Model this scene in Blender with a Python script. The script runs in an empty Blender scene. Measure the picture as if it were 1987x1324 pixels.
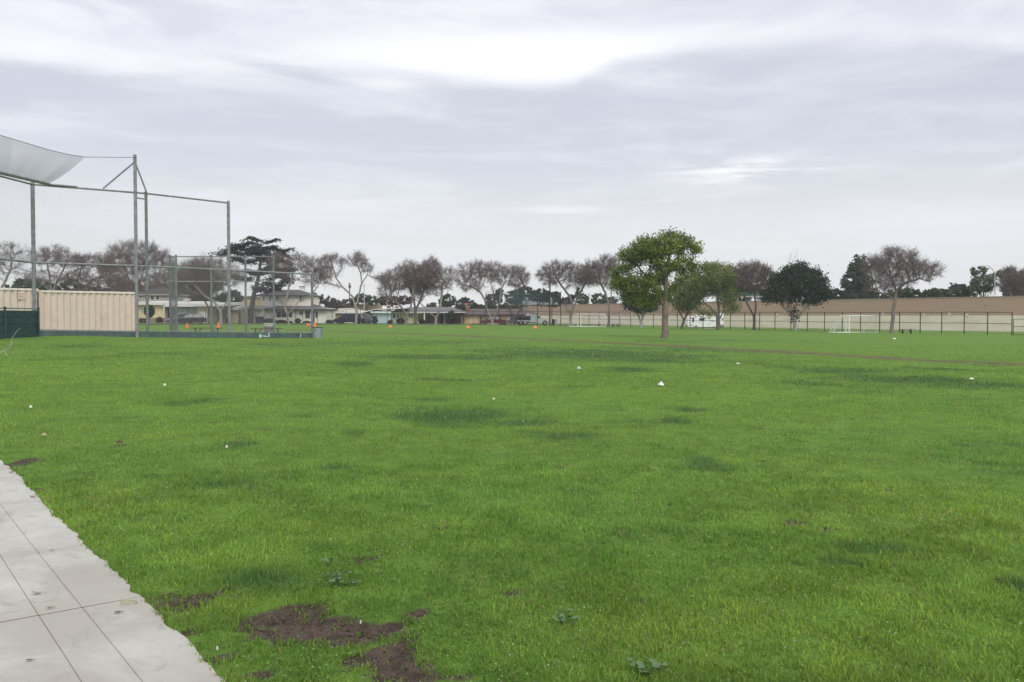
import bpy, math, random
import numpy as np
from mathutils import Vector, Matrix

# ------------------------------------------------------------------ camera, sky, sun, exposure
EYE = 1.55                      # eye height above the path, metres
F = 1687.0                      # focal length in photograph pixels (photo 1987 x 1324)
CX, CY, HORIZON = 993.5, 662.0, 614.0
PITCH = math.atan((CY - HORIZON) / F)
scene = bpy.context.scene
cam_data = bpy.data.cameras.new('camera')
cam = bpy.data.objects.new('camera', cam_data)
scene.collection.objects.link(cam)
cam_data.sensor_width = 36.0
cam_data.lens = 36.0 * F / 1987.0
cam_data.clip_start = 0.1
cam_data.clip_end = 3000.0
cam.location = (0, 0, EYE)
cam.rotation_euler = (math.pi / 2 - PITCH, 0, 0)
scene.camera = cam

SUN_EL, SUN_AZ = math.radians(40), math.radians(160)
sun_data = bpy.data.lights.new('sun', 'SUN')
sun_data.energy = 1.5
sun_data.angle = math.radians(40)
sun_data.color = (1.0, 0.97, 0.92)
sun = bpy.data.objects.new('sun', sun_data)
scene.collection.objects.link(sun)
sdir = Vector((math.sin(SUN_AZ) * math.cos(SUN_EL), math.cos(SUN_AZ) * math.cos(SUN_EL), math.sin(SUN_EL)))
sun.rotation_euler = (-sdir).to_track_quat('-Z', 'Y').to_euler()
sun.location = sdir * 200

scene.view_settings.view_transform = 'Standard'
scene.view_settings.look = 'None'
scene.view_settings.exposure = 0.42
scene.view_settings.gamma = 1.0
scene.view_settings.use_curve_mapping = False
scene.cycles.max_bounces = 5
scene.cycles.diffuse_bounces = 3
scene.cycles.transparent_max_bounces = 12

world = bpy.data.worlds.new('World')
scene.world = world
world.use_nodes = True


class NT:
    """tiny helper for building node trees"""
    def __init__(s, tree):
        s.t = tree
        s.n = tree.nodes
        s.l = tree.links

    def node(s, kind, **kw):
        n = s.n.new(kind)
        for k, v in kw.items():
            setattr(n, k, v)
        return n

    def put(s, sock, val):
        if val is None:
            return
        if hasattr(val, 'is_linked') or isinstance(val, bpy.types.NodeSocket):
            s.l.new(val, sock)
        else:
            try:
                sock.default_value = val
            except Exception:
                sock.default_value = (*val, 1.0)

    def math(s, op, a, b=None, c=None, clamp=False):
        n = s.node('ShaderNodeMath', operation=op)
        n.use_clamp = clamp
        s.put(n.inputs[0], a); s.put(n.inputs[1], b); s.put(n.inputs[2], c)
        return n.outputs[0]

    def vmath(s, op, a, b):
        n = s.node('ShaderNodeVectorMath', operation=op)
        s.put(n.inputs[0], a); s.put(n.inputs[1], b)
        return n.outputs[0]

    def noise(s, vec, scale, detail=4.0, rough=0.55, dist=0.0):
        n = s.node('ShaderNodeTexNoise')
        s.put(n.inputs['Vector'], vec)
        n.inputs['Scale'].default_value = scale
        n.inputs['Detail'].default_value = detail
        n.inputs['Roughness'].default_value = rough
        n.inputs['Distortion'].default_value = dist
        return n.outputs['Fac']

    def ramp(s, val, a, b, lo=0.0, hi=1.0, smooth=True):
        n = s.node('ShaderNodeMapRange')
        n.interpolation_type = 'SMOOTHSTEP' if smooth else 'LINEAR'
        s.put(n.inputs['Value'], val)
        n.inputs['From Min'].default_value = a
        n.inputs['From Max'].default_value = b
        n.inputs['To Min'].default_value = lo
        n.inputs['To Max'].default_value = hi
        return n.outputs['Result']

    def mix(s, fac, a, b, blend='MIX'):
        n = s.node('ShaderNodeMix', data_type='RGBA', blend_type=blend)
        s.put(n.inputs[0], fac)
        for sock, v in ((n.inputs[6], a), (n.inputs[7], b)):
            if isinstance(v, bpy.types.NodeSocket):
                s.l.new(v, sock)
            else:
                sock.default_value = (*v[:3], 1.0)
        return n.outputs[2]


def build_sky():
    w = NT(world.node_tree)
    w.n.clear()
    out = w.node('ShaderNodeOutputWorld')
    bg = w.node('ShaderNodeBackground')
    bg.inputs['Strength'].default_value = 0.1
    w.l.new(bg.outputs[0], out.inputs[0])
    sky = w.node('ShaderNodeTexSky', sky_type='NISHITA')
    sky.sun_disc = False
    sky.sun_elevation = SUN_EL
    sky.sun_rotation = SUN_AZ
    tc = w.node('ShaderNodeTexCoord')
    sep = w.node('ShaderNodeSeparateXYZ')
    w.l.new(tc.outputs['Generated'], sep.inputs[0])
    x, y, z = sep.outputs
    d = tc.outputs['Generated']
    streak = w.noise(w.vmath('MULTIPLY', d, (1.6, 1.6, 9.0)), 2.3, 7, 0.58, 0.5)
    fine = w.noise(w.vmath('MULTIPLY', d, (3.0, 3.0, 22.0)), 2.6, 6, 0.6, 0.4)
    big = w.noise(w.vmath('MULTIPLY', d, (1.5, 1.5, 3.5)), 1.7, 3, 0.5, 0.3)
    # edge of the lower cloud bank: its height over the horizon drifts with the azimuth
    fc = w.node('ShaderNodeFloatCurve')
    cv = fc.mapping.curves[0]
    pts = [(-0.55, 205), (-0.42, 196), (-0.36, 190), (-0.29, 168), (-0.22, 150), (-0.13, 158), (-0.05, 170), (0.045, 186),
           (0.10, 145), (0.16, 135), (0.25, 142), (0.36, 150), (0.50, 190), (0.55, 200)]
    cp = [((px + 0.6) / 1.2, (HORIZON - py) / F / 0.4) for px, py in pts]
    cv.points[0].location = (0.0, cp[0][1]); cv.points[1].location = (1.0, cp[-1][1])
    for p in cp:
        cv.points.new(*p)
    fc.mapping.update()
    w.put(fc.inputs['Value'], w.math('DIVIDE', w.math('ADD', x, 0.6), 1.2, clamp=True))
    edge = w.math('MULTIPLY', fc.outputs[0], 0.4)
    b = w.math('SUBTRACT', z, edge)
    b = w.math('ADD', b, w.math('MULTIPLY', w.math('SUBTRACT', streak, 0.5), 0.030))
    up = w.ramp(b, -0.012, 0.016)
    hor = (0.805, 0.82, 0.82)
    bank = (0.600, 0.625, 0.712)
    low = w.mix(w.ramp(z, 0.05, 0.215), hor, bank)
    low = w.mix(w.ramp(streak, 0.42, 0.68, 0.0, 0.80), low, (0.83, 0.85, 0.895))
    low = w.mix(w.ramp(fine, 0.52, 0.78, 0.0, 0.45), low, (0.90, 0.91, 0.94))
    high = w.mix(w.ramp(streak, 0.36, 0.64), (0.70, 0.71, 0.80), (0.885, 0.885, 0.95))
    high = w.mix(w.ramp(b, 0.0, 0.034, 0.45, 0.0), high, (0.98, 0.98, 1.01))
    high = w.mix(w.ramp(fine, 0.45, 0.75, 0.0, 0.35), high, (0.70, 0.725, 0.81))
    col = w.mix(up, low, high)

    def blob(x0, z0, sx, sz, amp, tint, mod=None):
        a = w.math('POWER', w.math('DIVIDE', w.math('SUBTRACT', x, x0), sx), 2.0)
        c = w.math('POWER', w.math('DIVIDE', w.math('SUBTRACT', z, z0), sz), 2.0)
        g = w.math('POWER', 2.718, w.math('MULTIPLY', w.math('ADD', a, c), -1.0))
        g = w.math('MULTIPLY', g, amp)
        g = w.math('MULTIPLY', g, w.ramp(y, 0.0, 0.3))
        if mod is not None:
            g = w.math('MULTIPLY', g, mod, clamp=True)
        return g, tint
    # brighter and darker places in the cloud itself
    for g, tint in (blob(0.030, 0.283, 0.18, 0.025, 1.0, (1.12, 1.12, 1.14), w.ramp(b, -0.016, 0.006)),
                    blob(-0.47, 0.258, 0.14, 0.020, 0.5, (1.0, 1.0, 1.04), w.ramp(b, -0.012, 0.008)),
                    blob(-0.135, 0.254, 0.045, 0.008, 0.75, (0.98, 0.98, 1.0)),
                    blob(0.265, 0.158, 0.075, 0.016, 1.3, (0.97, 0.975, 0.97), w.ramp(fine, 0.40, 0.60)),
                    blob(0.055, 0.121, 0.05, 0.004, 0.7, (0.93, 0.94, 0.94)),
                    blob(0.30, 0.225, 0.22, 0.036, 0.55, (0.555, 0.585, 0.69)),
                    blob(-0.33, 0.205, 0.22, 0.035, 0.45, (0.615, 0.635, 0.735))):
        col = w.mix(g, col, tint)
    # the cover goes on overhead and behind with the same soft unevenness
    col = w.mix(w.ramp(big, 0.3, 0.7, 0.0, 0.12), col, (0.74, 0.76, 0.83))
    col = w.mix(w.ramp(z, -0.02, 0.0), (0.30, 0.32, 0.30), col)
    cloud = w.vmath('MULTIPLY', col, (8.3, 8.3, 8.25))
    w.l.new(w.mix(0.94, sky.outputs[0], cloud), bg.inputs['Color'])


build_sky()

# ------------------------------------------------------------------ measuring helpers
SP, CP = math.sin(PITCH), math.cos(PITCH)


def at(px, py, d):
    """the point seen at photograph pixel (px, py), d metres in front of the camera"""
    a, b = (px - CX) / F, (CY - py) / F
    dy, dz = CP + b * SP, -SP + b * CP
    k = d / dy
    return Vector((a * k, d, EYE + dz * k))


def tz(x, y):
    """height of the ground: it falls gently to the right, with a low rise under the backstop"""
    x = np.asarray(x, float); y = np.asarray(y, float)
    lin = -0.011 * 55 * np.tanh(x / 55)
    bump = 0.30 * np.exp(-((x + 25) / 9.0) ** 2 - ((y - 46) / 9.0) ** 2)
    near = np.clip((np.hypot(x, y) - 2) / 12, 0, 1)
    wav = 0.020 * np.sin(x * 0.9 + 0.7 * y) * np.sin(0.8 * y - 0.3 * x) + 0.03 * np.sin(x * 0.23 + 1) * np.sin(y * 0.19)
    return lin * near + bump + wav * near


def gz(x, y):
    return float(tz(x, y))


def ground(px, py):
    """where the ray through a pixel meets the ground"""
    lo, hi = 1.0, 400.0
    p1 = at(px, py, 1.0)
    for _ in range(60):
        m = (lo + hi) / 2
        p = at(px, py, m)
        if p.z > gz(p.x, p.y):
            lo = m
        else:
            hi = m
    return at(px, py, lo)


def foot(px, d):
    p = at(px, HORIZON, d)
    return Vector((p.x, d, gz(p.x, d)))


# ------------------------------------------------------------------ materials
MATS = {}


def pm(name, col, rough=0.8, var=0.12, scale=3.0, bump=0.0, metal=0.0, stain=None, spec=0.3, bscale=None):
    """principled material whose colour drifts with two noises"""
    if name in MATS:
        return MATS[name]
    m = bpy.data.materials.new(name)
    m.use_nodes = True
    t = NT(m.node_tree)
    bs = t.n['Principled BSDF']
    bs.inputs['Roughness'].default_value = rough
    bs.inputs['Metallic'].default_value = metal
    bs.inputs['Specular IOR Level'].default_value = spec
    tc = t.node('ShaderNodeTexCoord')
    n1 = t.noise(tc.outputs['Object'], scale, 5, 0.6)
    c = t.mix(t.ramp(n1, 0.3, 0.7), [v * (1 - var) for v in col], [v * (1 + var) for v in col])
    if stain:
        scol, amt, ssc = stain
        n2 = t.noise(tc.outputs['Object'], ssc, 6, 0.65, 0.6)
        c = t.mix(t.ramp(n2, 0.5, 0.72, 0, amt), c, scol)
    t.l.new(c, bs.inputs['Base Color'])
    if bump:
        bn = t.node('ShaderNodeBump')
        bn.inputs['Strength'].default_value = bump
        bn.inputs['Distance'].default_value = 0.02
        t.l.new(t.noise(tc.outputs['Object'], bscale or scale * 6, 5, 0.6), bn.inputs['Height'])
        t.l.new(bn.outputs[0], bs.inputs['Normal'])
    MATS[name] = m
    return m


def leafmat(name, rough=0.6, trans=0.35):
    """foliage: colour comes leaf by leaf from the colour attribute"""
    if name in MATS:
        return MATS[name]
    m = bpy.data.materials.new(name)
    m.use_nodes = True
    t = NT(m.node_tree)
    bs = t.n['Principled BSDF']
    bs.inputs['Roughness'].default_value = rough
    bs.inputs['Specular IOR Level'].default_value = 0.15
    at_ = t.node('ShaderNodeAttribute', attribute_name='col')
    t.l.new(at_.outputs['Color'], bs.inputs['Base Color'])
    tr = t.node('ShaderNodeBsdfTranslucent')
    t.l.new(at_.outputs['Color'], tr.inputs['Color'])
    mx = t.node('ShaderNodeMixShader')
    mx.inputs[0].default_value = trans
    t.l.new(bs.outputs[0], mx.inputs[1]); t.l.new(tr.outputs[0], mx.inputs[2])
    t.l.new(mx.outputs[0], t.n['Material Output'].inputs[0])
    MATS[name] = m
    return m


def glass(name='window_glass', col=(0.03, 0.035, 0.04)):
    return pm(name, col, rough=0.12, var=0.2, scale=0.4, spec=0.6)


# ------------------------------------------------------------------ mesh building
COL = scene.collection


def woff(o):
    v = Vector((0, 0, 0))
    while o is not None:
        v += o.location
        o = o.parent
    return v


def link(name, me, mat, parent):
    o = bpy.data.objects.new(name, me)
    COL.objects.link(o)
    if mat is not None:
        me.materials.append(mat)
    if parent is not None:
        o.parent = parent
    return o


class MB:
    """collects shapes given in world metres (or through a matrix) and links them as one mesh"""
    def __init__(s, M=None):
        s.v, s.f, s.M = [], [], M

    def add(s, vs, fs):
        k = len(s.v)
        if s.M is not None:
            vs = [s.M @ Vector(p) for p in vs]
        s.v += [tuple(p) for p in vs]
        s.f += [tuple(i + k for i in f) for f in fs]
        return s

    def box(s, x0, x1, y0, y1, z0, z1):
        if x0 > x1: x0, x1 = x1, x0
        vs = [(x, y, z) for z in (z0, z1) for y in (y0, y1) for x in (x0, x1)]
        return s.add(vs, [(0, 2, 3, 1), (4, 5, 7, 6), (0, 1, 5, 4), (2, 6, 7, 3), (0, 4, 6, 2), (1, 3, 7, 5)])

    def taper(s, r0, z0, r1, z1):
        """box whose top rectangle differs from its bottom rectangle (x0,x1,y0,y1)"""
        vs = [(r0[i], r0[2 + j], z0) for j in (0, 1) for i in (0, 1)] + [(r1[i], r1[2 + j], z1) for j in (0, 1) for i in (0, 1)]
        return s.add(vs, [(0, 2, 3, 1), (4, 5, 7, 6), (0, 1, 5, 4), (2, 6, 7, 3), (0, 4, 6, 2), (1, 3, 7, 5)])

    def tube(s, p, q, r, r2=None, n=8, caps=True):
        p, q = Vector(p), Vector(q)
        r2 = r if r2 is None else r2
        d = (q - p).normalized()
        a = d.cross(Vector((0, 0, 1)) if abs(d.z) < 0.9 else Vector((1, 0, 0))).normalized()
        b = d.cross(a)
        vs = []
        for c, rr in ((p, r), (q, r2)):
            for i in range(n):
                t = 2 * math.pi * i / n
                vs.append(c + a * (rr * math.cos(t)) + b * (rr * math.sin(t)))
        fs = [(i, (i + 1) % n, n + (i + 1) % n, n + i) for i in range(n)]
        if caps:
            fs += [tuple(reversed(range(n))), tuple(range(n, 2 * n))]
        return s.add(vs, fs)

    def path(s, pts, r, n=8):
        for a, b in zip(pts[:-1], pts[1:]):
            s.tube(a, b, r, n=n)
        return s

    def bar(s, p, q, w, h):
        """rectangular bar from p to q, w wide (horizontal), h high"""
        p, q = Vector(p), Vector(q)
        d = (q - p).normalized()
        a = d.cross(Vector((0, 0, 1)))
        a = a.normalized() if a.length > 1e-6 else Vector((1, 0, 0))
        b = a.cross(d)
        vs = [c + a * (sx * w / 2) + b * (sz * h / 2) for c in (p, q) for sx, sz in ((-1, -1), (1, -1), (1, 1), (-1, 1))]
        return s.add(vs, [(0, 3, 2, 1), (4, 5, 6, 7), (0, 1, 5, 4), (1, 2, 6, 5), (2, 3, 7, 6), (3, 0, 4, 7)])

    def prism(s, pts, axis, a0, a1):
        n = len(pts)
        def mk(p, a):
            return {'y': (p[0], a, p[1]), 'x': (a, p[0], p[1]), 'z': (p[0], p[1], a)}[axis]
        vs = [mk(p, a0) for p in pts] + [mk(p, a1) for p in pts]
        fs = [tuple(range(n)), tuple(reversed(range(n, 2 * n)))]
        fs += [(i, n + i, n + (i + 1) % n, (i + 1) % n) for i in range(n)]
        return s.add(vs, fs)

    def hip(s, x0, x1, y0, y1, z0, z1, ix, iy=None):
        """hip roof over a rectangle; ix is how far the ridge ends are set in"""
        ym = (y0 + y1) / 2
        vs = [(x0, y0, z0), (x1, y0, z0), (x1, y1, z0), (x0, y1, z0), (x0 + ix, ym, z1), (x1 - ix, ym, z1)]
        return s.add(vs, [(3, 2, 1, 0), (0, 1, 5, 4), (1, 2, 5), (2, 3, 4, 5), (3, 0, 4)])

    def lathe(s, prof, c, n=16):
        """profile of (r, z) pairs turned about the vertical through c"""
        c = Vector(c)
        vs, fs = [], []
        for r, z in prof:
            for i in range(n):
                t = 2 * math.pi * i / n
                vs.append((c.x + r * math.cos(t), c.y + r * math.sin(t), c.z + z))
        for k in range(len(prof) - 1):
            for i in range(n):
                j = (i + 1) % n
                fs.append((k * n + i, k * n + j, (k + 1) * n + j, (k + 1) * n + i))
        fs.append(tuple(reversed(range(n)))); fs.append(tuple(range((len(prof) - 1) * n, len(prof) * n)))
        return s.add(vs, fs)

    def build(s, name, mat, parent=None, smooth=False):
        off = woff(parent)
        me = bpy.data.meshes.new(name)
        me.from_pydata([(x - off.x, y - off.y, z - off.z) for x, y, z in s.v], [], s.f)
        me.update()
        if smooth:
            for p in me.polygons:
                p.use_smooth = True
        return link(name, me, mat, parent)


def fast_mesh(name, V, faces, n, mat, parent=None, col=None, smooth=False):
    """mesh from numpy: V (m,3); faces (k,n)"""
    off = woff(parent)
    V = np.asarray(V, np.float32) - np.array(off, np.float32)
    faces = np.asarray(faces, np.int32)
    me = bpy.data.meshes.new(name)
    me.vertices.add(len(V)); me.vertices.foreach_set('co', V.ravel())
    me.loops.add(faces.size); me.loops.foreach_set('vertex_index', faces.ravel())
    me.polygons.add(len(faces))
    me.polygons.foreach_set('loop_start', np.arange(0, faces.size, n, dtype=np.int32))
    me.update(calc_edges=True)
    if smooth:
        me.polygons.foreach_set('use_smooth', np.ones(len(faces), bool))
    if col is not None:
        a = me.color_attributes.new('col', 'FLOAT_COLOR', 'POINT')
        c4 = np.ones((len(V), 4), np.float32); c4[:, :3] = col
        a.data.foreach_set('color', c4.ravel())
    return link(name, me, mat, parent)


def seg_mesh(P, Q, r0, r1, n=3):
    """tubes without caps from P to Q (numpy arrays): returns verts, quads"""
    P, Q = np.asarray(P, float), np.asarray(Q, float)
    m = len(P)
    d = Q - P
    L = np.linalg.norm(d, axis=1, keepdims=True); L[L == 0] = 1e-9
    d = d / L
    ref = np.tile([0.0, 0.0, 1.0], (m, 1)); ref[np.abs(d[:, 2]) > 0.9] = [1.0, 0.0, 0.0]
    a = np.cross(d, ref); a /= np.linalg.norm(a, axis=1, keepdims=True)
    b = np.cross(d, a)
    t = np.arange(n) * 2 * np.pi / n
    ring = a[:, None, :] * np.cos(t)[None, :, None] + b[:, None, :] * np.sin(t)[None, :, None]
    r0 = np.broadcast_to(r0, (m,)); r1 = np.broadcast_to(r1, (m,))
    V = np.concatenate([P[:, None, :] + ring * r0[:, None, None], Q[:, None, :] + ring * r1[:, None, None]], axis=1).reshape(-1, 3)
    i = np.arange(n); j = (i + 1) % n
    q = np.stack([i, j, n + j, n + i], axis=1)
    Fq = (q[None] + (np.arange(m) * 2 * n)[:, None, None]).reshape(-1, 4)
    return V, Fq


def thing(name, label, cat, loc, group=None):
    o = bpy.data.objects.new(name, None)
    COL.objects.link(o)
    o.empty_display_size = 0.3
    o.location = loc
    return tag(o, label, cat, group)


def tag(o, label=None, cat=None, group=None, kind=None):
    if label: o['label'] = label
    if cat: o['category'] = cat
    if group: o['group'] = group
    if kind: o['kind'] = kind
    return o


def copy_tree(o, parent=None):
    c = o.copy()
    COL.objects.link(c)
    c.parent = parent
    for ch in list(o.children):
        copy_tree(ch, c)
    return c


def bbox_origin(o):
    """move a single-mesh thing's origin to its base"""
    me = o.data
    n = len(me.vertices)
    co = np.empty(n * 3, np.float32); me.vertices.foreach_get('co', co); co = co.reshape(-1, 3)
    c = (co.min(0) + co.max(0)) / 2; c[2] = co[:, 2].min()
    me.vertices.foreach_set('co', (co - c).ravel()); me.update()
    o.location = Vector([float(v) for v in c]) + o.location
    return o

# ------------------------------------------------------------------ the ground
rng = np.random.default_rng(7)
_tab = rng.random((256, 256))


def vnoise(x, y, s, seed=0):
    """smooth value noise on a hashed grid, 0..1"""
    u, v = np.asarray(x) / s + 37.7 * (seed + 1), np.asarray(y) / s + 91.3 * (seed + 1)
    i, j = np.floor(u).astype(int), np.floor(v).astype(int)
    a, b = u - i, v - j
    a = a * a * (3 - 2 * a); b = b * b * (3 - 2 * b)
    g = lambda p, q: _tab[(p + seed * 17) % 256, (q + seed * 29) % 256]
    return (g(i, j) * (1 - a) + g(i + 1, j) * a) * (1 - b) + (g(i, j + 1) * (1 - a) + g(i + 1, j + 1) * a) * b


def fnoise(x, y, s, seed=0):
    return 0.5 * vnoise(x, y, s, seed) + 0.3 * vnoise(x, y, s / 2.1, seed + 1) + 0.2 * vnoise(x, y, s / 4.3, seed + 2)


def patch_list(lst):
    out = []
    for cx, cy, rx, ry, k in lst:
        p = ground(cx, cy)
        h = EYE - p.z
        out.append((p.x, p.y, 1.12 * rx * p.y / F, 1.12 * ry * p.y * p.y / (F * h), k))
    return out


DARK = patch_list([
    (380, 778, 70, 7, 1), (470, 862, 45, 12, 1), (650, 906, 45, 9, 1), (885, 812, 95, 15, 1.1), (1010, 822, 70, 8, .9),
    (785, 809, 35, 5, .9), (1085, 850, 100, 16, 1.0), (1170, 868, 60, 9, .8), (1368, 900, 55, 18, 1.1), (1250, 903, 40, 10, .5),
    (1338, 798, 30, 6, 1), (1315, 818, 30, 5, .8), (690, 706, 50, 5, .9), (800, 692, 120, 6, 1), (930, 694, 110, 5, .9),
    (1010, 680, 140, 7, .7), (1150, 688, 190, 10, 1.1), (1230, 700, 110, 7, 1.0), (1210, 718, 70, 6, .9), (860, 664, 120, 4, .9),
    (720, 666, 150, 4, .8), (1290, 678, 170, 5, .8), (1560, 715, 90, 6, .7), (1640, 722, 100, 7, .8), (1800, 738, 130, 11, 1.2),
    (1900, 745, 130, 10, 1.0), (1810, 716, 50, 4, 1), (1560, 742, 60, 6, .7), (1710, 1068, 120, 16, .8), (1620, 1092, 50, 12, .9),
    (1670, 1098, 40, 9, .9), (1915, 1052, 25, 8, .8), (1985, 1140, 50, 18, .9), (240, 745, 90, 5, .6), (590, 808, 45, 7, .8),
    (485, 722, 40, 4, .8), (830, 776, 40, 5, .8), (690, 840, 25, 6, .7), (880, 738, 90, 4, .6), (1110, 750, 60, 4, .6),
    (1470, 705, 60, 5, .6), (1690, 762, 60, 4, .4), (350, 686, 110, 5, .5), (560, 668, 130, 4, .6), (150, 672, 120, 5, .5),
    (60, 700, 60, 5, .5), (1440, 660, 80, 2.5, .8), (1590, 663, 60, 2, .7), (1290, 662, 60, 2.5, .9), (1350, 652, 40, 1.5, .7),
    (520, 1130, 90, 22, .7), (300, 1030, 60, 14, .6), (1050, 990, 90, 12, .35), (760, 1010, 70, 10, .35), (1540, 985, 60, 8, .4),
    (470, 940, 90, 9, .4), (330, 1010, 90, 14, .45), (640, 1060, 60, 9, .4), (1920, 900, 40, 5, .4), (1830, 895, 14, 4, .6)])
SOIL = patch_list([
    (545, 1198, 62, 24, 1.1), (600, 1222, 100, 24, 1.2), (680, 1245, 75, 26, 1.1), (725, 1278, 70, 34, 1.2), (770, 1305, 90, 26, 1.1),
    (830, 1322, 70, 12, .9), (385, 1162, 48, 18, .8), (345, 1148, 30, 10, .6), (45, 897, 18, 12, 1.0), (85, 925, 30, 6, .5),
    (440, 1272, 45, 12, .9), (490, 1308, 60, 10, 1.0), (560, 1300, 40, 6, .6), (808, 1190, 14, 9, .9), (745, 1218, 40, 14, .8),
    (230, 864, 14, 3, .8), (750, 935, 40, 5, .5), (1545, 1012, 40, 7, .28), (455, 1158, 18, 7, .7), (1440, 1015, 20, 6, .22)])
ISLAND = patch_list([(610, 1272, 75, 22, 1.2), (560, 1288, 60, 14, 0.9), (690, 1296, 45, 14, 0.8), (655, 1215, 18, 6, .5),
                     (715, 1247, 28, 6, .5)])
PATH = [ground(*q) for q in ((560, 640.5), (640, 643), (760, 647), (900, 652), (1050, 659), (1170, 664.5), (1300, 671), (1480, 680.5),
                             (1660, 691), (1800, 700), (1987, 708), (2200, 722))]


def blobs(lst, x, y):
    m = np.zeros(np.shape(x))
    for cx, cy, rx, ry, k in lst:
        m = np.maximum(m, k * np.exp(-((x - cx) / rx) ** 2 - ((y - cy) / ry) ** 2))
    return m


def dark_mask(x, y):
    n = fnoise(x * 0.7, y * 1.2, 1.1, 3)
    r = np.clip(np.hypot(x, y) / 30, 0.12, 1)
    n2 = fnoise(x, y * 0.6, 2.6, 8)
    n3 = fnoise(x, y, 0.45, 60)
    m = blobs(DARK, x, y) + 1.1 * (n - 0.5) + 0.7 * (n2 - 0.5) + 0.7 * (n3 - 0.5)
    return np.clip((m - 0.26) / 0.66, 0, 1) * 0.80


def soil_mask(x, y):
    n = fnoise(x, y, 0.30, 5)
    n2 = 0.5 * fnoise(x, y, 0.10, 6) + 0.5 * vnoise(x, y, 0.035, 9)
    m = blobs(SOIL, x, y) - 0.9 * blobs(ISLAND, x, y) + 0.75 * (n - 0.5) + 1.25 * (n2 - 0.5)
    return np.clip((m - 0.24) / 0.55, 0, 1)


def path_mask(x, y):
    best = np.full(np.shape(x), 1e9)
    for a, b in zip(PATH[:-1], PATH[1:]):
        dx, dy = b.x - a.x, b.y - a.y
        t = np.clip(((x - a.x) * dx + (y - a.y) * dy) / (dx * dx + dy * dy), 0, 1)
        best = np.minimum(best, np.hypot(x - a.x - t * dx, y - a.y - t * dy))
    w = 1.1 + 0.9 * vnoise(x, y, 5.0, 11)
    return np.clip(1.25 - best / w, 0, 1) * (0.55 + 0.85 * fnoise(x, y, 3.0, 12))


# the path's edge against the grass runs through these two points
E0, E1 = ground(440, 1324), ground(0, 895)
U = Vector((E1.x - E0.x, E1.y - E0.y, 0)).normalized()
N = Vector((-U.y, U.x, 0))                  # towards the paving
if N.x > 0:
    N = -N


def side(x, y):
    """signed distance from the grass edge, positive on the paving"""
    return (x - E0.x) * N.x + (y - E0.y) * N.y


def edge_wobble(x, y):
    s = (x - E0.x) * U.x + (y - E0.y) * U.y
    return 0.035 * (vnoise(s, s * 0 + 3, 0.6, 21) - 0.5) + 0.035 * (vnoise(s, s * 0 + 9, 0.17, 22) - 0.5) + 0.022 * (vnoise(s, s * 0 + 5, 0.05, 23) - 0.5)


def axis_lines(lo, hi, fine_lo, fine_hi, step, grow):
    a = list(np.arange(fine_lo, fine_hi, step))
    s, p = step, fine_hi
    while p < hi:
        a.append(p); s *= grow; p += s
    a.append(hi)
    s, p = step, fine_lo
    while p > lo:
        s *= grow; p -= s; a.append(max(p, lo))
    return np.array(sorted(set(a)))


def lawn_material():
    m = bpy.data.materials.new('lawn')
    m.use_nodes = True
    t = NT(m.node_tree)
    bs = t.n['Principled BSDF']
    bs.inputs['Roughness'].default_value = 0.9
    bs.inputs['Specular IOR Level'].default_value = 0.1
    tc = t.node('ShaderNodeTexCoord')
    P = tc.outputs['Object']
    a = lambda nm: t.node('ShaderNodeAttribute', attribute_name=nm).outputs['Fac']
    fine = t.noise(P, 34.0, 6, 0.7)
    mid = t.noise(P, 3.2, 6, 0.65, 0.3)
    wide = t.noise(P, 0.22, 5, 0.6, 0.4)
    stripe = t.noise(t.vmath('MULTIPLY', P, (0.5, 1.6, 1.0)), 0.5, 6, 0.65)
    c = t.mix(t.ramp(mid, 0.3, 0.7), GRASS_MID, GRASS_BRIGHT)
    c = t.mix(t.ramp(wide, 0.35, 0.7, 0, 0.55), c, (0.120, 0.230, 0.032))
    c = t.mix(t.ramp(stripe, 0.52, 0.75, 0, 0.5), c, (0.080, 0.150, 0.034))
    c = t.mix(t.ramp(fine, 0.35, 0.7, 0.35, 0), c, (0.05, 0.12, 0.02))
    c = t.mix(t.math('MULTIPLY', a('dark'), 0.9), c, GRASS_DARK)
    pth = t.math('MULTIPLY', a('path'), t.ramp(t.noise(P, 1.1, 6, 0.7), 0.3, 0.6, 0.45, 1.25), clamp=True)
    c = t.mix(pth, c, t.mix(t.ramp(mid, 0.35, 0.65), (0.098, 0.084, 0.040), (0.180, 0.148, 0.082)))
    earth = t.mix(t.ramp(t.noise(P, 9.0, 8, 0.72, 0.5), 0.3, 0.7), (0.050, 0.037, 0.029), (0.135, 0.104, 0.080))
    sl = t.math('ADD', a('soil'), t.math('MULTIPLY', t.math('SUBTRACT', t.noise(P, 22.0, 5, 0.6), 0.5), 0.5))
    c = t.mix(t.ramp(sl, 0.10, 0.50), c, earth)
    t.l.new(c, bs.inputs['Base Color'])
    bn = t.node('ShaderNodeBump')
    bn.inputs['Strength'].default_value = 0.7
    bn.inputs['Distance'].default_value = 0.04
    t.l.new(t.math('ADD', t.noise(P, 26.0, 6, 0.7), t.math('MULTIPLY', t.noise(P, 4.0, 4, 0.6), 1.5)), bn.inputs['Height'])
    t.l.new(bn.outputs[0], bs.inputs['Normal'])
    return m


GRASS_BRIGHT = (0.205, 0.330, 0.056)  # the brightest of the lawn's own greens
GRASS_MID = (0.117, 0.212, 0.036)
GRASS_DARK = (0.056, 0.114, 0.048)


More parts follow.
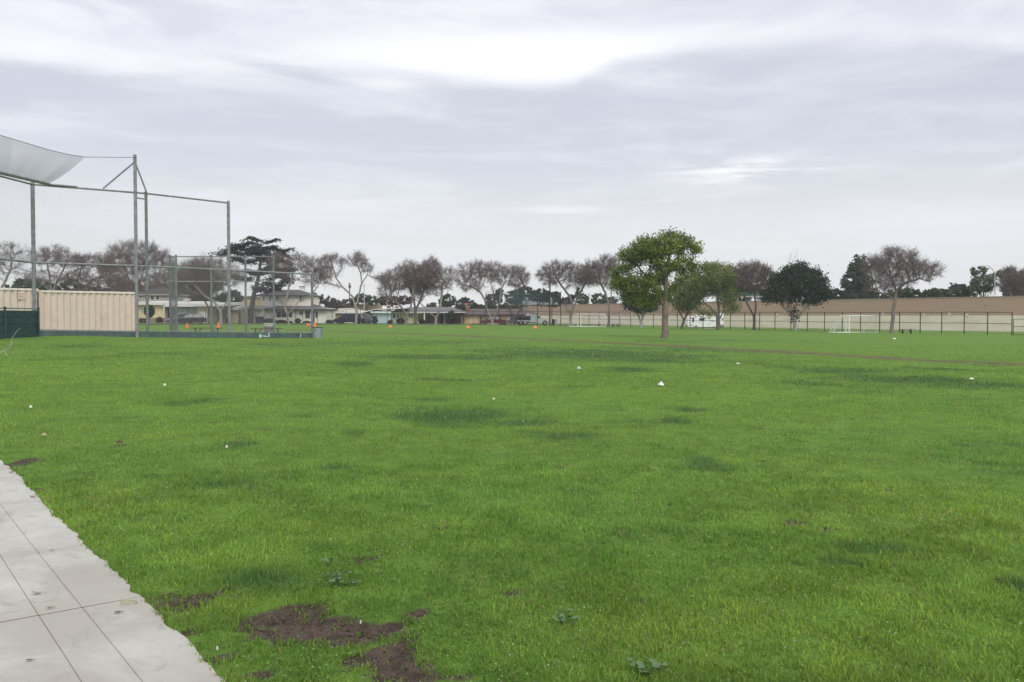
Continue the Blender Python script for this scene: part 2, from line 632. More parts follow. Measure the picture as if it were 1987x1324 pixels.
def build_field():
    xs = axis_lines(-420, 420, -7, 7, 0.10, 1.035)
    ys = axis_lines(-40, 620, 2.5, 11, 0.10, 1.03)
    X, Y = np.meshgrid(xs, ys)
    Z = tz(X, Y)
    sd = side(X, Y)
    Z = np.where((sd > 0.10) & (sd < 2.3) & (np.hypot(X, Y) < 30), Z - 0.10, Z)
    sm = soil_mask(X, Y) * (np.hypot(X, Y) < 16)
    Z = Z - 0.025 * sm + 0.012 * sm * fnoise(X, Y, 0.15, 30)
    V = np.stack([X, Y, Z], -1).reshape(-1, 3)
    ny, nx = X.shape
    idx = np.arange(ny * nx).reshape(ny, nx)
    Fq = np.stack([idx[:-1, :-1], idx[:-1, 1:], idx[1:, 1:], idx[1:, :-1]], -1).reshape(-1, 4)
    o = fast_mesh('field', V, Fq, 4, lawn_material(), smooth=True)
    for nm, fn in (('dark', dark_mask), ('soil', lambda x, y: sm), ('path', path_mask)):
        a = o.data.attributes.new(nm, 'FLOAT', 'POINT')
        a.data.foreach_set('value', np.asarray(fn(X, Y), np.float32).ravel())
    tag(o, 'wide green sports field, mown grass with darker tufts', kind='structure')


build_field()


def concrete_material():
    m = bpy.data.materials.new('concrete')
    m.use_nodes = True
    t = NT(m.node_tree)
    bs = t.n['Principled BSDF']
    bs.inputs['Roughness'].default_value = 0.92
    bs.inputs['Specular IOR Level'].default_value = 0.15
    P = t.node('ShaderNodeTexCoord').outputs['Object']
    c = t.mix(t.ramp(t.noise(P, 1.3, 6, 0.6, 0.4), 0.3, 0.7), (0.490, 0.486, 0.432), (0.600, 0.595, 0.535))
    c = t.mix(t.ramp(t.noise(P, 0.75, 5, 0.65, 0.8), 0.42, 0.62, 0, 0.8), c, (0.405, 0.382, 0.330))
    c = t.mix(t.ramp(t.noise(P, 5.0, 7, 0.7, 1.0), 0.52, 0.72, 0, 0.45), c, (0.27, 0.25, 0.22))
    c = t.mix(t.ramp(t.noise(P, 90.0, 4, 0.7), 0.35, 0.75, 0.22, 0), c, (0.30, 0.28, 0.25))
    c = t.mix(t.ramp(t.noise(P, 38.0, 3, 0.5), 0.70, 0.76, 0, 0.5), c, (0.16, 0.13, 0.10))
    t.l.new(c, bs.inputs['Base Color'])
    bn = t.node('ShaderNodeBump')
    bn.inputs['Strength'].default_value = 0.25
    bn.inputs['Distance'].default_value = 0.006
    t.l.new(t.noise(P, 110.0, 5, 0.65), bn.inputs['Height'])
    t.l.new(bn.outputs[0], bs.inputs['Normal'])
    return m


def build_sidewalk():
    con = concrete_material()
    bed = pm('joint_grit', (0.085, 0.070, 0.052), var=0.3, scale=30)
    root = bpy.data.objects.new('sidewalk', None)
    COL.objects.link(root)
    tag(root, 'pale concrete walk with scored joints along the grass', kind='structure')
    lines = [side(*ground(158, 1181)[:2]), side(*ground(73.6, 1196)[:2])]
    l1, l2 = lines
    ts = [0.0, l1, l2, l2 + 0.75, l2 + 1.5]
    j = ground(158, 1183)
    sj = (j.x - E0.x) * U.x + (j.y - E0.y) * U.y
    ss = [sj - 5.4, sj, sj + 5.4, sj + 10.8, sj + 16.2]

    def strip(name, s0, s1, t0, t1, top, gap, mat, parent, ragged=False):
        n = max(2, int((s1 - s0) / (0.03 if ragged else 0.4)))
        sv = [s0 + gap, s0 + gap + 0.004] + list(np.linspace(s0, s1, n)[1:-1]) + [s1 - gap - 0.004, s1 - gap]
        g2 = 0.0010 if not ragged else 0.0
        tv = [t0 + g2, t0 + g2 + 0.004, t1 - 0.0050, t1 - 0.0010]
        m = MB()
        vs, fs = [], []
        for i, s_ in enumerate(sv):
            for k, t_ in enumerate(tv):
                q_ = E0 + U * s_
                p = q_ + N * (t_ - (float(edge_wobble(q_.x, q_.y)) if ragged and k < 2 else 0.0))
                edge = i in (0, len(sv) - 1) or k in (0, 3)
                vs.append((p.x, p.y, gz(p.x, p.y) + top - (0.004 if edge else 0)))
        for i in range(len(sv) - 1):
            for k in range(3):
                a = i * 4 + k
                fs.append((a, a + 4, a + 5, a + 1))
        ring = [i * 4 for i in range(len(sv))] + [(len(sv) - 1) * 4 + k for k in (1, 2, 3)] + [i * 4 + 3 for i in range(len(sv) - 2, -1, -1)] + [2, 1]
        b0 = len(vs)
        for r in ring:
            x, y, z = vs[r]; vs.append((x, y, z - 0.08))
        for q in range(len(ring)):
            w = (q + 1) % len(ring)
            fs.append((ring[q], b0 + q, b0 + w, ring[w]))
        m.add(vs, fs)
        return m.build(name, mat, parent)

    for s0, s1 in zip(ss[:-1], ss[1:]):
        for t0, t1 in zip(ts[:-1], ts[1:]):
            strip('slab', s0, s1, t0, t1, 0.014, 0.012, con, root, t0 == 0.0)
    strip('joint_bed', ss[0], ss[-1], 0.08, ts[-1], 0.007, 0, bed, root)


build_sidewalk()


def build_grass():
    """blades of the lawn: dense and fine close by, sparser and broader farther off"""
    V, T, C = [], [], []
    base = 0
    g = np.random.default_rng(11)
    # how many blades per square metre falls with the square of the distance, their width grows with it
    for r0, r1, seg in ((2.9, 9.0, 3), (9.0, 62.0, 1)):
        n = int(175000 * math.log(r1 / r0))
        r = r0 * np.exp(g.random(n) * math.log(r1 / r0))
        r = r[g.random(n) > np.clip((r - 30) / 32, 0, 1)]
        n = len(r)
        w0 = 0.0024 + 0.00075 * r
        h0 = 0.030 + 0.0004 * r
        az = g.uniform(-math.radians(39), math.radians(39), n)
        x, y = r * np.sin(az), r * np.cos(az)
        # blades stand in loose clumps
        x += g.normal(0, 0.004, n); y += g.normal(0, 0.004, n)
        sd = side(x, y) + edge_wobble(x, y)
        soil = soil_mask(x, y) * (r < 16)
        dark = dark_mask(x, y)
        path = path_mask(x, y)
        clump = 0.55 * fnoise(x, y, 0.26, 40) + 0.45 * vnoise(x, y, 0.10, 45)
        keep = (sd < 0.015) & (g.random(n) > soil * 0.975) & (g.random(n) > path * 1.15) & (g.random(n) < 0.45 + 1.1 * clump)
        x, y, soil, dark, clump, sd, w0, h0 = (q[keep] for q in (x, y, soil, dark, clump, sd, w0, h0))
        n = len(x)
        z = tz(x, y) - 0.025 * soil
        tall = fnoise(x, y, 0.7, 42)
        edge = np.exp(-(sd / 0.10) ** 2)
        h = h0 * g.uniform(0.45, 1.25, n) * (0.02 + 1.75 * clump + 0.45 * tall) * (1 + 0.9 * dark) * (1 - 0.45 * soil) * (1 + 0.15 * edge)
        w = w0 * g.uniform(0.7, 1.3, n)
        th = g.uniform(0, 2 * np.pi, n)
        lean = np.abs(g.normal(0.75, 0.40, n)) * (1 - 0.25 * dark)
        la = g.uniform(0, 2 * np.pi, n)
        # blades hang over the paving's edge
        toward = np.arctan2(N.y, N.x)
        la = np.where((edge > 0.5) & (g.random(n) < 0.45), toward + g.normal(0, 0.6, n), la)
        dx, dy = np.cos(th) * w / 2, np.sin(th) * w / 2
        lx, ly = np.cos(la) * np.sin(lean) * h, np.sin(la) * np.sin(lean) * h
        lz = np.cos(np.clip(lean, 0, 1.35)) * h
        p0 = np.stack([x - dx, y - dy, z - 0.004], 1); p1 = np.stack([x + dx, y + dy, z - 0.004], 1)
        tip = np.stack([x + lx, y + ly, z + lz], 1)
        if seg == 3:
            mx, my, mz = x + lx * 0.38, y + ly * 0.38, z + lz * 0.62
            p2 = np.stack([mx - dx * 0.8, my - dy * 0.8, mz], 1); p3 = np.stack([mx + dx * 0.8, my + dy * 0.8, mz], 1)
            vv = np.stack([p0, p1, p2, p3, tip], 1).reshape(-1, 3)
            k = np.arange(n) * 5 + base
            tt = np.stack([np.stack([k, k + 1, k + 3], 1), np.stack([k, k + 3, k + 2], 1), np.stack([k + 2, k + 3, k + 4], 1)], 1).reshape(-1, 3)
            per = 5
        else:
            vv = np.stack([p0, p1, tip], 1).reshape(-1, 3)
            k = np.arange(n) * 3 + base
            tt = np.stack([k, k + 1, k + 2], 1)
            per = 3
        brt, mid_, drk = np.array(GRASS_BRIGHT) * 1.35, np.array(GRASS_MID) * 1.25, np.array(GRASS_DARK) * 1.15
        f = np.clip(0.45 + 1.9 * (fnoise(x, y, 1.6, 50) - 0.5) + 1.0 * (fnoise(x, y, 5.5, 58) - 0.5) + 1.3 * (vnoise(x, y, 0.30, 55) - 0.5) + g.normal(0, 0.28, n), 0, 1)[:, None]
        c = mid_ * (1 - f) + brt * f
        c = c * (1 - dark[:, None] * 0.8) + drk * dark[:, None] * 0.8
        c *= g.uniform(0.78, 1.2, n)[:, None]
        pale = (g.random(n) < 0.02 + 0.10 * np.clip(fnoise(x, y, 1.2, 77) - 0.5, 0, 1))[:, None]
        c = np.where(pale, np.array([0.30, 0.38, 0.13]), c)
        hue = (fnoise(x, y, 2.4, 70) - 0.5)[:, None]
        c = c * np.where(dark[:, None] > 0.3, 1.0, 1 + hue * np.array([0.6, 0.15, -0.3]))
        straw = np.clip((fnoise(x, y, 0.8, 75) - 0.56) * 2.0, 0, 0.25)
        dry = (g.random(n) < 0.010 + straw * 0.35 + 0.25 * soil + 0.05 * edge)[:, None]
        c = np.where(dry, np.array([0.27, 0.24, 0.10]) * g.uniform(0.7, 1.2, (n, 1)), c)
        V.append(vv); T.append(tt); C.append(np.repeat(c, per, axis=0))
        base += len(vv)
    # small pale flecks among the near blades: clover, and glints painted as light leaves
    n = 60000
    r = 3.0 * np.exp(g.random(n) * math.log(14 / 3.0)); az = g.uniform(-0.68, 0.68, n)
    x, y = r * np.sin(az), r * np.cos(az)
    k = (side(x, y) < -0.03) & (soil_mask(x, y) < 0.4) & (g.random(n) < np.clip((fnoise(x, y, 0.9, 81) - 0.36) * 3.2, 0.06, 1))
    x, y, r = x[k], y[k], r[k]
    n = len(x)
    Cc = np.stack([x, y, tz(x, y) + g.uniform(0.012, 0.036, n)], 1)
    s_ = 0.0030 + 0.00045 * r
    nr = g.normal(0, 0.35, (n, 3)); nr[:, 2] = 1; nr /= np.linalg.norm(nr, axis=1, keepdims=True)
    ax = np.cross(nr, g.normal(0, 1, (n, 3))); ax /= np.linalg.norm(ax, axis=1, keepdims=True)
    bx = np.cross(nr, ax)
    ax = ax * (s_ * g.uniform(0.7, 1.3, n))[:, None]; bx = bx * (s_ * g.uniform(0.7, 1.3, n))[:, None]
    vv = np.stack([Cc - ax, Cc - bx, Cc + ax, Cc + bx], 1).reshape(-1, 3)
    k4 = np.arange(n) * 4 + base
    V.append(vv); T.append(np.concatenate([np.stack([k4, k4 + 1, k4 + 2], 1), np.stack([k4, k4 + 2, k4 + 3], 1)]))
    cc = np.array([0.20, 0.30, 0.10]) * g.uniform(0.6, 1.35, (n, 1))
    cc = np.where((g.random(n) < 0.07)[:, None], np.array([0.46, 0.50, 0.33]), cc)
    C.append(np.repeat(cc, 4, axis=0)); base += len(vv)
    o = fast_mesh('grass', np.concatenate(V), np.concatenate(T), 3, leafmat('grass_blades', 0.55, 0.42), col=np.concatenate(C))
    tag(o, 'short green blades of the mown lawn', 'grass', kind='stuff')


build_grass()


def build_crumbs():
    """loose crumbs of earth and bits of dead grass on the bare patches"""
    g = np.random.default_rng(91)
    n = 60000
    x = g.uniform(-2.9, 0.0, n); y = g.uniform(3.5, 5.6, n)
    m = soil_mask(x, y)
    k = (m > 0.25) & (g.random(n) < m * 0.55) & (side(x, y) < -0.02)
    x, y, m = x[k], y[k], m[k]
    n = len(x)
    s = 0.0022 + 0.009 * g.random(n) ** 4
    z = tz(x, y) - 0.025 * m + 0.006 * m + s * 0.2
    o = np.array([(1, 0, 0), (0, 1, 0), (-1, 0, 0), (0, -1, 0), (0, 0, .8), (0, 0, -.8)], float)
    V = np.stack([x, y, z], 1)[:, None] + o[None] * s[:, None, None] * g.uniform(0.6, 1.35, (n, 6, 1))
    f = np.array([(0, 1, 4), (1, 2, 4), (2, 3, 4), (3, 0, 4), (1, 0, 5), (2, 1, 5), (3, 2, 5), (0, 3, 5)])
    T = (f[None] + (np.arange(n) * 6)[:, None, None]).reshape(-1, 3)
    c = np.array([0.090, 0.068, 0.052]) * g.uniform(0.55, 1.6, (n, 1))
    tag(fast_mesh('soil_crumbs', V.reshape(-1, 3), T, 3, leafmat('crumbs', 0.95, 0.0), col=np.repeat(c, 6, 0)),
        'loose dark crumbs on the bare earth patch by the paving', 'soil', kind='stuff')


build_crumbs()

# ------------------------------------------------------------------ trees
def grow(seeds, attract, step, di, dk, iters, g, wander=0.25, up=0.05):
    """space colonisation: seeds are polylines of numpy points; returns positions and parents"""
    pos, par = [], []
    for line in seeds:
        # start the polyline at the nearest node already there
        pts = [np.asarray(p, float) for p in line]
        if pos:
            k = int(np.argmin([np.sum((q - pts[0]) ** 2) for q in pos]))
            prev = k
            start = 1
        else:
            pos.append(pts[0]); par.append(-1); prev = 0; start = 1
        last = pts[0]
        for q in pts[start:]:
            n = max(1, int(round(np.linalg.norm(q - last) / step)))
            for i in range(1, n + 1):
                pos.append(last + (q - last) * i / n + g.normal(0, step * 0.06, 3)); par.append(prev); prev = len(pos) - 1
            last = q
    A = np.asarray(attract)
    alive = np.ones(len(A), bool)
    P = np.array(pos)
    D = np.linalg.norm(A[:, None] - P[None], axis=2)
    near = D.argmin(1); nd = D.min(1)
    for _ in range(iters):
        ok = alive & (nd < di)
        if not ok.any():
            break
        idx = near[ok]
        vec = A[ok] - P[idx]
        vec /= np.linalg.norm(vec, axis=1, keepdims=True) + 1e-9
        acc = np.zeros_like(P); np.add.at(acc, idx, vec)
        src = np.unique(idx)
        d = acc[src]
        d /= np.linalg.norm(d, axis=1, keepdims=True) + 1e-9
        d += g.normal(0, wander, d.shape); d[:, 2] += up
        d /= np.linalg.norm(d, axis=1, keepdims=True) + 1e-9
        new = P[src] + d * step
        k0 = len(P)
        P = np.vstack([P, new]); par += list(src)
        Dn = np.linalg.norm(A[:, None] - new[None], axis=2)
        j = Dn.argmin(1); m = Dn.min(1)
        better = m < nd
        near = np.where(better, j + k0, near); nd = np.where(better, m, nd)
        alive &= nd > dk
    return P, np.array(par)


def radii(P, par, rt, rtip, expo=0.5):
    n = len(P)
    depth = np.zeros(n, int)
    for i in range(n):
        if par[i] >= 0:
            depth[i] = depth[par[i]] + 1
    kids = np.zeros(n, int)
    for i in range(n):
        if par[i] >= 0:
            kids[par[i]] += 1
    cnt = np.where(kids == 0, 1.0, 0.0)
    for i in np.argsort(-depth):
        if par[i] >= 0:
            cnt[par[i]] += cnt[i]
    r = np.maximum(rtip, rt * (cnt / cnt[0]) ** expo)
    return r, cnt, kids, depth


def ellipsoids(lobes, d, n, g, flat=1.0, shell=0.0):
    """points inside lobes given as photo ellipses (cx, cy, rx, ry[, depth offset m])"""
    vol = np.array([max(l[2], 1) ** 2 * max(l[3], 1) for l in lobes]) ** 0.8
    w = vol / vol.sum()
    out = []
    for l, k in zip(lobes, g.multinomial(n, w)):
        c = at(l[0], l[1], d + (l[4] if len(l) > 4 else 0))
        sc = d / F
        u = g.normal(0, 1, (k, 3)); u /= np.linalg.norm(u, axis=1, keepdims=True)
        rr = g.random(k) ** (1 / 3)
        if shell:
            rr = shell + (1 - shell) * rr
        u *= rr[:, None]
        ry = min(l[2], l[3] * 1.6) * sc * flat
        out.append(np.array(c) + u * np.array([l[2] * sc, ry, l[3] * sc]))
    return np.concatenate(out)


def to3(poly, d, base):
    """photo polyline -> points; the first point of a trunk is its base on the ground"""
    out = []
    for i, q in enumerate(poly):
        if q == 'base':
            out.append(np.array(base))
        else:
            out.append(np.array(at(q[0], q[1], d + (q[2] if len(q) > 2 else 0))))
    return out


BARK = {}


def bark(name, col, col2):
    if name in BARK:
        return BARK[name]
    BARK[name] = pm(name, col, rough=0.9, var=0.18, scale=5, stain=(col2, 0.8, 3.0), bump=0.5, bscale=14)
    return BARK[name]


def leaf_quads(C, size, g, tilt=0.9, aspect=0.6):
    """quads centred on C with random facing"""
    n = len(C)
    nrm = g.normal(0, 1, (n, 3)); nrm[:, 2] = np.abs(nrm[:, 2]) * tilt + 0.15
    nrm /= np.linalg.norm(nrm, axis=1, keepdims=True)
    a = np.cross(nrm, g.normal(0, 1, (n, 3))); a /= np.linalg.norm(a, axis=1, keepdims=True) + 1e-9
    b = np.cross(nrm, a)
    s = (size * g.uniform(0.6, 1.3, n))[:, None]
    a = a * s; b = b * s * aspect
    V = np.stack([C - a, C - b * 0.9 + a * 0.1, C + a, C + b], 1).reshape(-1, 3)
    k = np.arange(n) * 4
    return V, np.stack([k, k + 1, k + 2, k + 3], 1)


def trunk_mesh(name, P, par, r, sel, mat, parent, n=7):
    i = np.where(sel & (par >= 0))[0]
    p = par[i]
    r0 = np.minimum(r[p], r[i] * 1.35)
    d = P[i] - P[p]
    V, Fq = seg_mesh(P[p] - d * 0.06, P[i] + d * 0.10, r0, r[i], n)
    return fast_mesh(name, V, Fq, 4, mat, parent, smooth=True)


def bare_tree(label, base, d, trunk, limbs, lobes, rt=0.22, n_att=620, twigs=3600, step=0.40, seed=1, twig_col=(0.180, 0.142, 0.138),
              bark_col=(0.30, 0.27, 0.235), dead=0.0, twig_len=0.75, twig_r=0.0095, uprise=0.25, name='bare_tree', group=None,
              cat='tree', knob=True):
    g = np.random.default_rng(seed)
    twigs = int(twigs * 1.8)
    lobes = [(l[0], l[1], l[2] * 1.10, l[3] * 1.06) + tuple(l[4:]) for l in lobes]
    b = foot(base, d)
    b0 = np.array(b)
    root = thing(name, label, cat, b, group)
    seeds = [to3(['base'] + trunk, d, b0 - np.array([0, 0, 0.15]))] + [to3(l, d, b0) for l in limbs]
    att = ellipsoids(lobes, d, n_att, g, flat=1.0)
    P, par = grow(seeds, att, step, 4.5, step * 1.1, 60, g, wander=0.26)
    r, cnt, kids, depth = radii(P, par, rt, 0.014, 0.52)
    # flare at the foot
    hgt = P[:, 2] - b0[2]
    r = np.where((hgt < 0.5) & (r > rt * 0.6), r * (1 + 0.5 * (0.5 - np.clip(hgt, 0, 0.5))), r)
    bk = bark('bark_' + name + str(int(bark_col[0] * 100)), bark_col, tuple(v * 0.62 for v in bark_col))
    thick = r > 0.045
    thick[0] = True
    trunk_mesh('trunk', P, par, r, thick, bk, root, 8)
    thin = np.where(~thick & (par >= 0))[0]
    V1, F1 = seg_mesh(P[par[thin]], P[thin], np.minimum(r[par[thin]], r[thin] * 1.4), r[thin], 4)
    # twigs spring from the outer branches
    outer = np.where((cnt <= 12) & (hgt > 1.2))[0]
    src = g.choice(outer, twigs)
    o = P[src] + g.normal(0, step * 0.25, (twigs, 3))
    ctr = att.mean(0)
    dirs = (P[src] - P[np.maximum(par[src], 0)]) / step * 0.8 + g.normal(0, 0.75, (twigs, 3))
    dirs[:, 2] += uprise
    out_ = o - ctr; out_ /= np.linalg.norm(out_, axis=1, keepdims=True) + 1e-9
    dirs += out_ * 0.35
    dirs /= np.linalg.norm(dirs, axis=1, keepdims=True)
    L = twig_len * g.uniform(0.35, 1.25, twigs)
    end = o + dirs * L[:, None]
    V2, F2 = seg_mesh(o, end, twig_r, twig_r * 0.55, 3)
    # short spurs off the twigs
    k = twigs
    t = g.uniform(0.3, 0.95, k)[:, None]
    o3 = o + (end - o) * t
    d3 = dirs + g.normal(0, 0.8, (k, 3)); d3[:, 2] += uprise; d3 /= np.linalg.norm(d3, axis=1, keepdims=True)
    e3 = o3 + d3 * (L * g.uniform(0.25, 0.6, k))[:, None]
    V3, F3 = seg_mesh(o3, e3, twig_r * 0.8, twig_r * 0.5, 3)
    Vs = [V1, V2, V3]; Fs = [F1, F2 + len(V1), F3 + len(V1) + len(V2)]
    tc = np.array(twig_col)
    cl = [np.tile(tc * 1.35, (len(V1), 1)), np.repeat(tc * g.uniform(0.75, 1.3, (twigs, 1)), 6, 0), np.repeat(tc * g.uniform(0.8, 1.4, (twigs, 1)), 6, 0)]
    if dead > 0:
        kd = int(twigs * dead)
        ci = g.choice(len(e3), kd)
        Vd, Fd = leaf_quads(e3[ci] + g.normal(0, 0.08, (kd, 3)), 0.075, g)
        Fs.append(Fd + sum(len(v) for v in Vs)); Vs.append(Vd)
        cl.append(np.repeat(np.array([0.19, 0.135, 0.115]) * g.uniform(0.6, 1.4, (kd, 1)), 4, 0))
    fast_mesh('crown', np.concatenate(Vs), np.concatenate(Fs), 4, leafmat('twigs', 0.9, 0.0), root, np.concatenate(cl))
    return root


def leafy_tree(label, base, d, trunk, limbs, lobes, cols, rt=0.24, n_att=320, step=0.5, leaves=14000, size=0.13, clump=0.34, seed=1,
               bark_col=(0.17, 0.14, 0.115), name='leafy_tree', flatten=0.75, group=None, bare_top=None, keep=1.0, dk=1.2):
    g = np.random.default_rng(seed)
    b = foot(base, d)
    b0 = np.array(b)
    root = thing(name, label, 'tree', b, group)
    seeds = [to3(['base'] + trunk, d, b0 - np.array([0, 0, 0.15]))] + [to3(l, d, b0) for l in limbs]
    att = ellipsoids(lobes, d, n_att, g)
    P, par = grow(seeds, att, step, 5.0, step * dk, 60, g, wander=0.2)
    r, cnt, kids, depth = radii(P, par, rt, 0.012, 0.52)
    hgt = P[:, 2] - b0[2]
    r = np.where((hgt < 0.6) & (r > rt * 0.6), r * (1 + 0.55 * (0.6 - np.clip(hgt, 0, 0.6))), r)
    bk = bark('bark_' + name + str(int(bark_col[0] * 100)), bark_col, tuple(v * 0.6 for v in bark_col))
    sel = np.ones(len(P), bool)
    trunk_mesh('trunk', P, par, r, sel, bk, root, 8)
    tips = np.where((cnt <= 5) & (hgt > 1.0))[0]
    g.shuffle(tips)
    tips = tips[:max(8, int(len(tips) * keep))]
    k = leaves
    ci = g.integers(0, len(tips), k)
    off = g.normal(0, clump, (k, 3)); off[:, 2] *= flatten
    C = P[tips[ci]] + off
    C[:, 2] += clump * 0.3
    V, Fq = leaf_quads(C, size, g)
    lo, hi = np.array(cols[0]), np.array(cols[1])
    tone = g.random(len(tips))
    f = np.clip(0.65 * tone[ci] + 0.35 * g.random(k), 0, 1)[:, None]
    c = (lo * (1 - f) + hi * f) * g.uniform(0.8, 1.2, (k, 1))
    if len(cols) > 2:
        yel = (g.random(len(tips)) < 0.12)[ci][:, None]
        c = np.where(yel, np.array(cols[2]) * g.uniform(0.8, 1.2, (k, 1)), c)
    fast_mesh('crown', V, Fq, 4, leafmat('leaves', 0.5, 0.30), root, np.repeat(c, 4, 0))
    if bare_top:
        a = np.array(at(bare_top[0], bare_top[1], d)); n = bare_top[2]
        o = a + g.normal(0, 0.5, (n, 3)) * np.array([1.2, 1, 0.3])
        dr = g.normal(0, 0.35, (n, 3)); dr[:, 2] = 1
        e = o + dr * g.uniform(0.8, 2.0, (n, 1))
        Vt, Ft = seg_mesh(o, e, 0.014, 0.007, 3)
        fast_mesh('dead_twigs', Vt, Ft, 4, bk, root)
    return root


def mass_tree(label, base, d, lobes, cols, leaves=3500, size=0.30, seed=1, name='far_tree', group='trees behind the houses and the wall',
              rt=0.2, lumpy=0.55, cone=False):
    """a tree far off: a trunk and a crown of leaf clumps filling lobes given in photo pixels"""
    g = np.random.default_rng(seed)
    b = foot(base, d)
    root = thing(name, label, 'tree', b, group)
    top = at(base, min(l[1] for l in lobes), d)
    m = MB()
    m.tube(b - Vector((0, 0, 0.1)), (b.x, b.y, top.z), rt, rt * 0.35, 7)
    hub = ellipsoids(lobes, d, 26, g)
    for h in hub[:14]:
        m.tube((b.x, b.y, b.z + (h[2] - b.z) * 0.55), h, rt * 0.35, 0.03, 5)
    m.build('trunk', bark('bark_far', (0.13, 0.11, 0.095), (0.08, 0.07, 0.06)), root)
    nc = max(30, leaves // 28)
    hubs = ellipsoids([(l[0], l[1] + l[3] * 0.12, l[2] * 0.88, l[3] * 0.82) for l in lobes], d, nc, g, shell=lumpy)
    ci = g.integers(0, nc, leaves)
    rad = 0.045 * max(l[2] for l in lobes) * d / F * 2.0
    C = hubs[ci] + g.normal(0, 0.33 * rad + 0.10, (leaves, 3)) * np.array([1, 1, 0.8])
    V, Fq = leaf_quads(C, size, g)
    lo, hi = np.array(cols[0]), np.array(cols[1])
    f = np.clip(0.6 * g.random(nc)[ci] + 0.4 * g.random(leaves), 0, 1)[:, None]
    c = (lo * (1 - f) + hi * f) * g.uniform(0.8, 1.2, (leaves, 1))
    fast_mesh('crown', V, Fq, 4, leafmat('leaves', 0.5, 0.30), root, np.repeat(c, 4, 0))
    return root


GB = 'bare trees around the field'


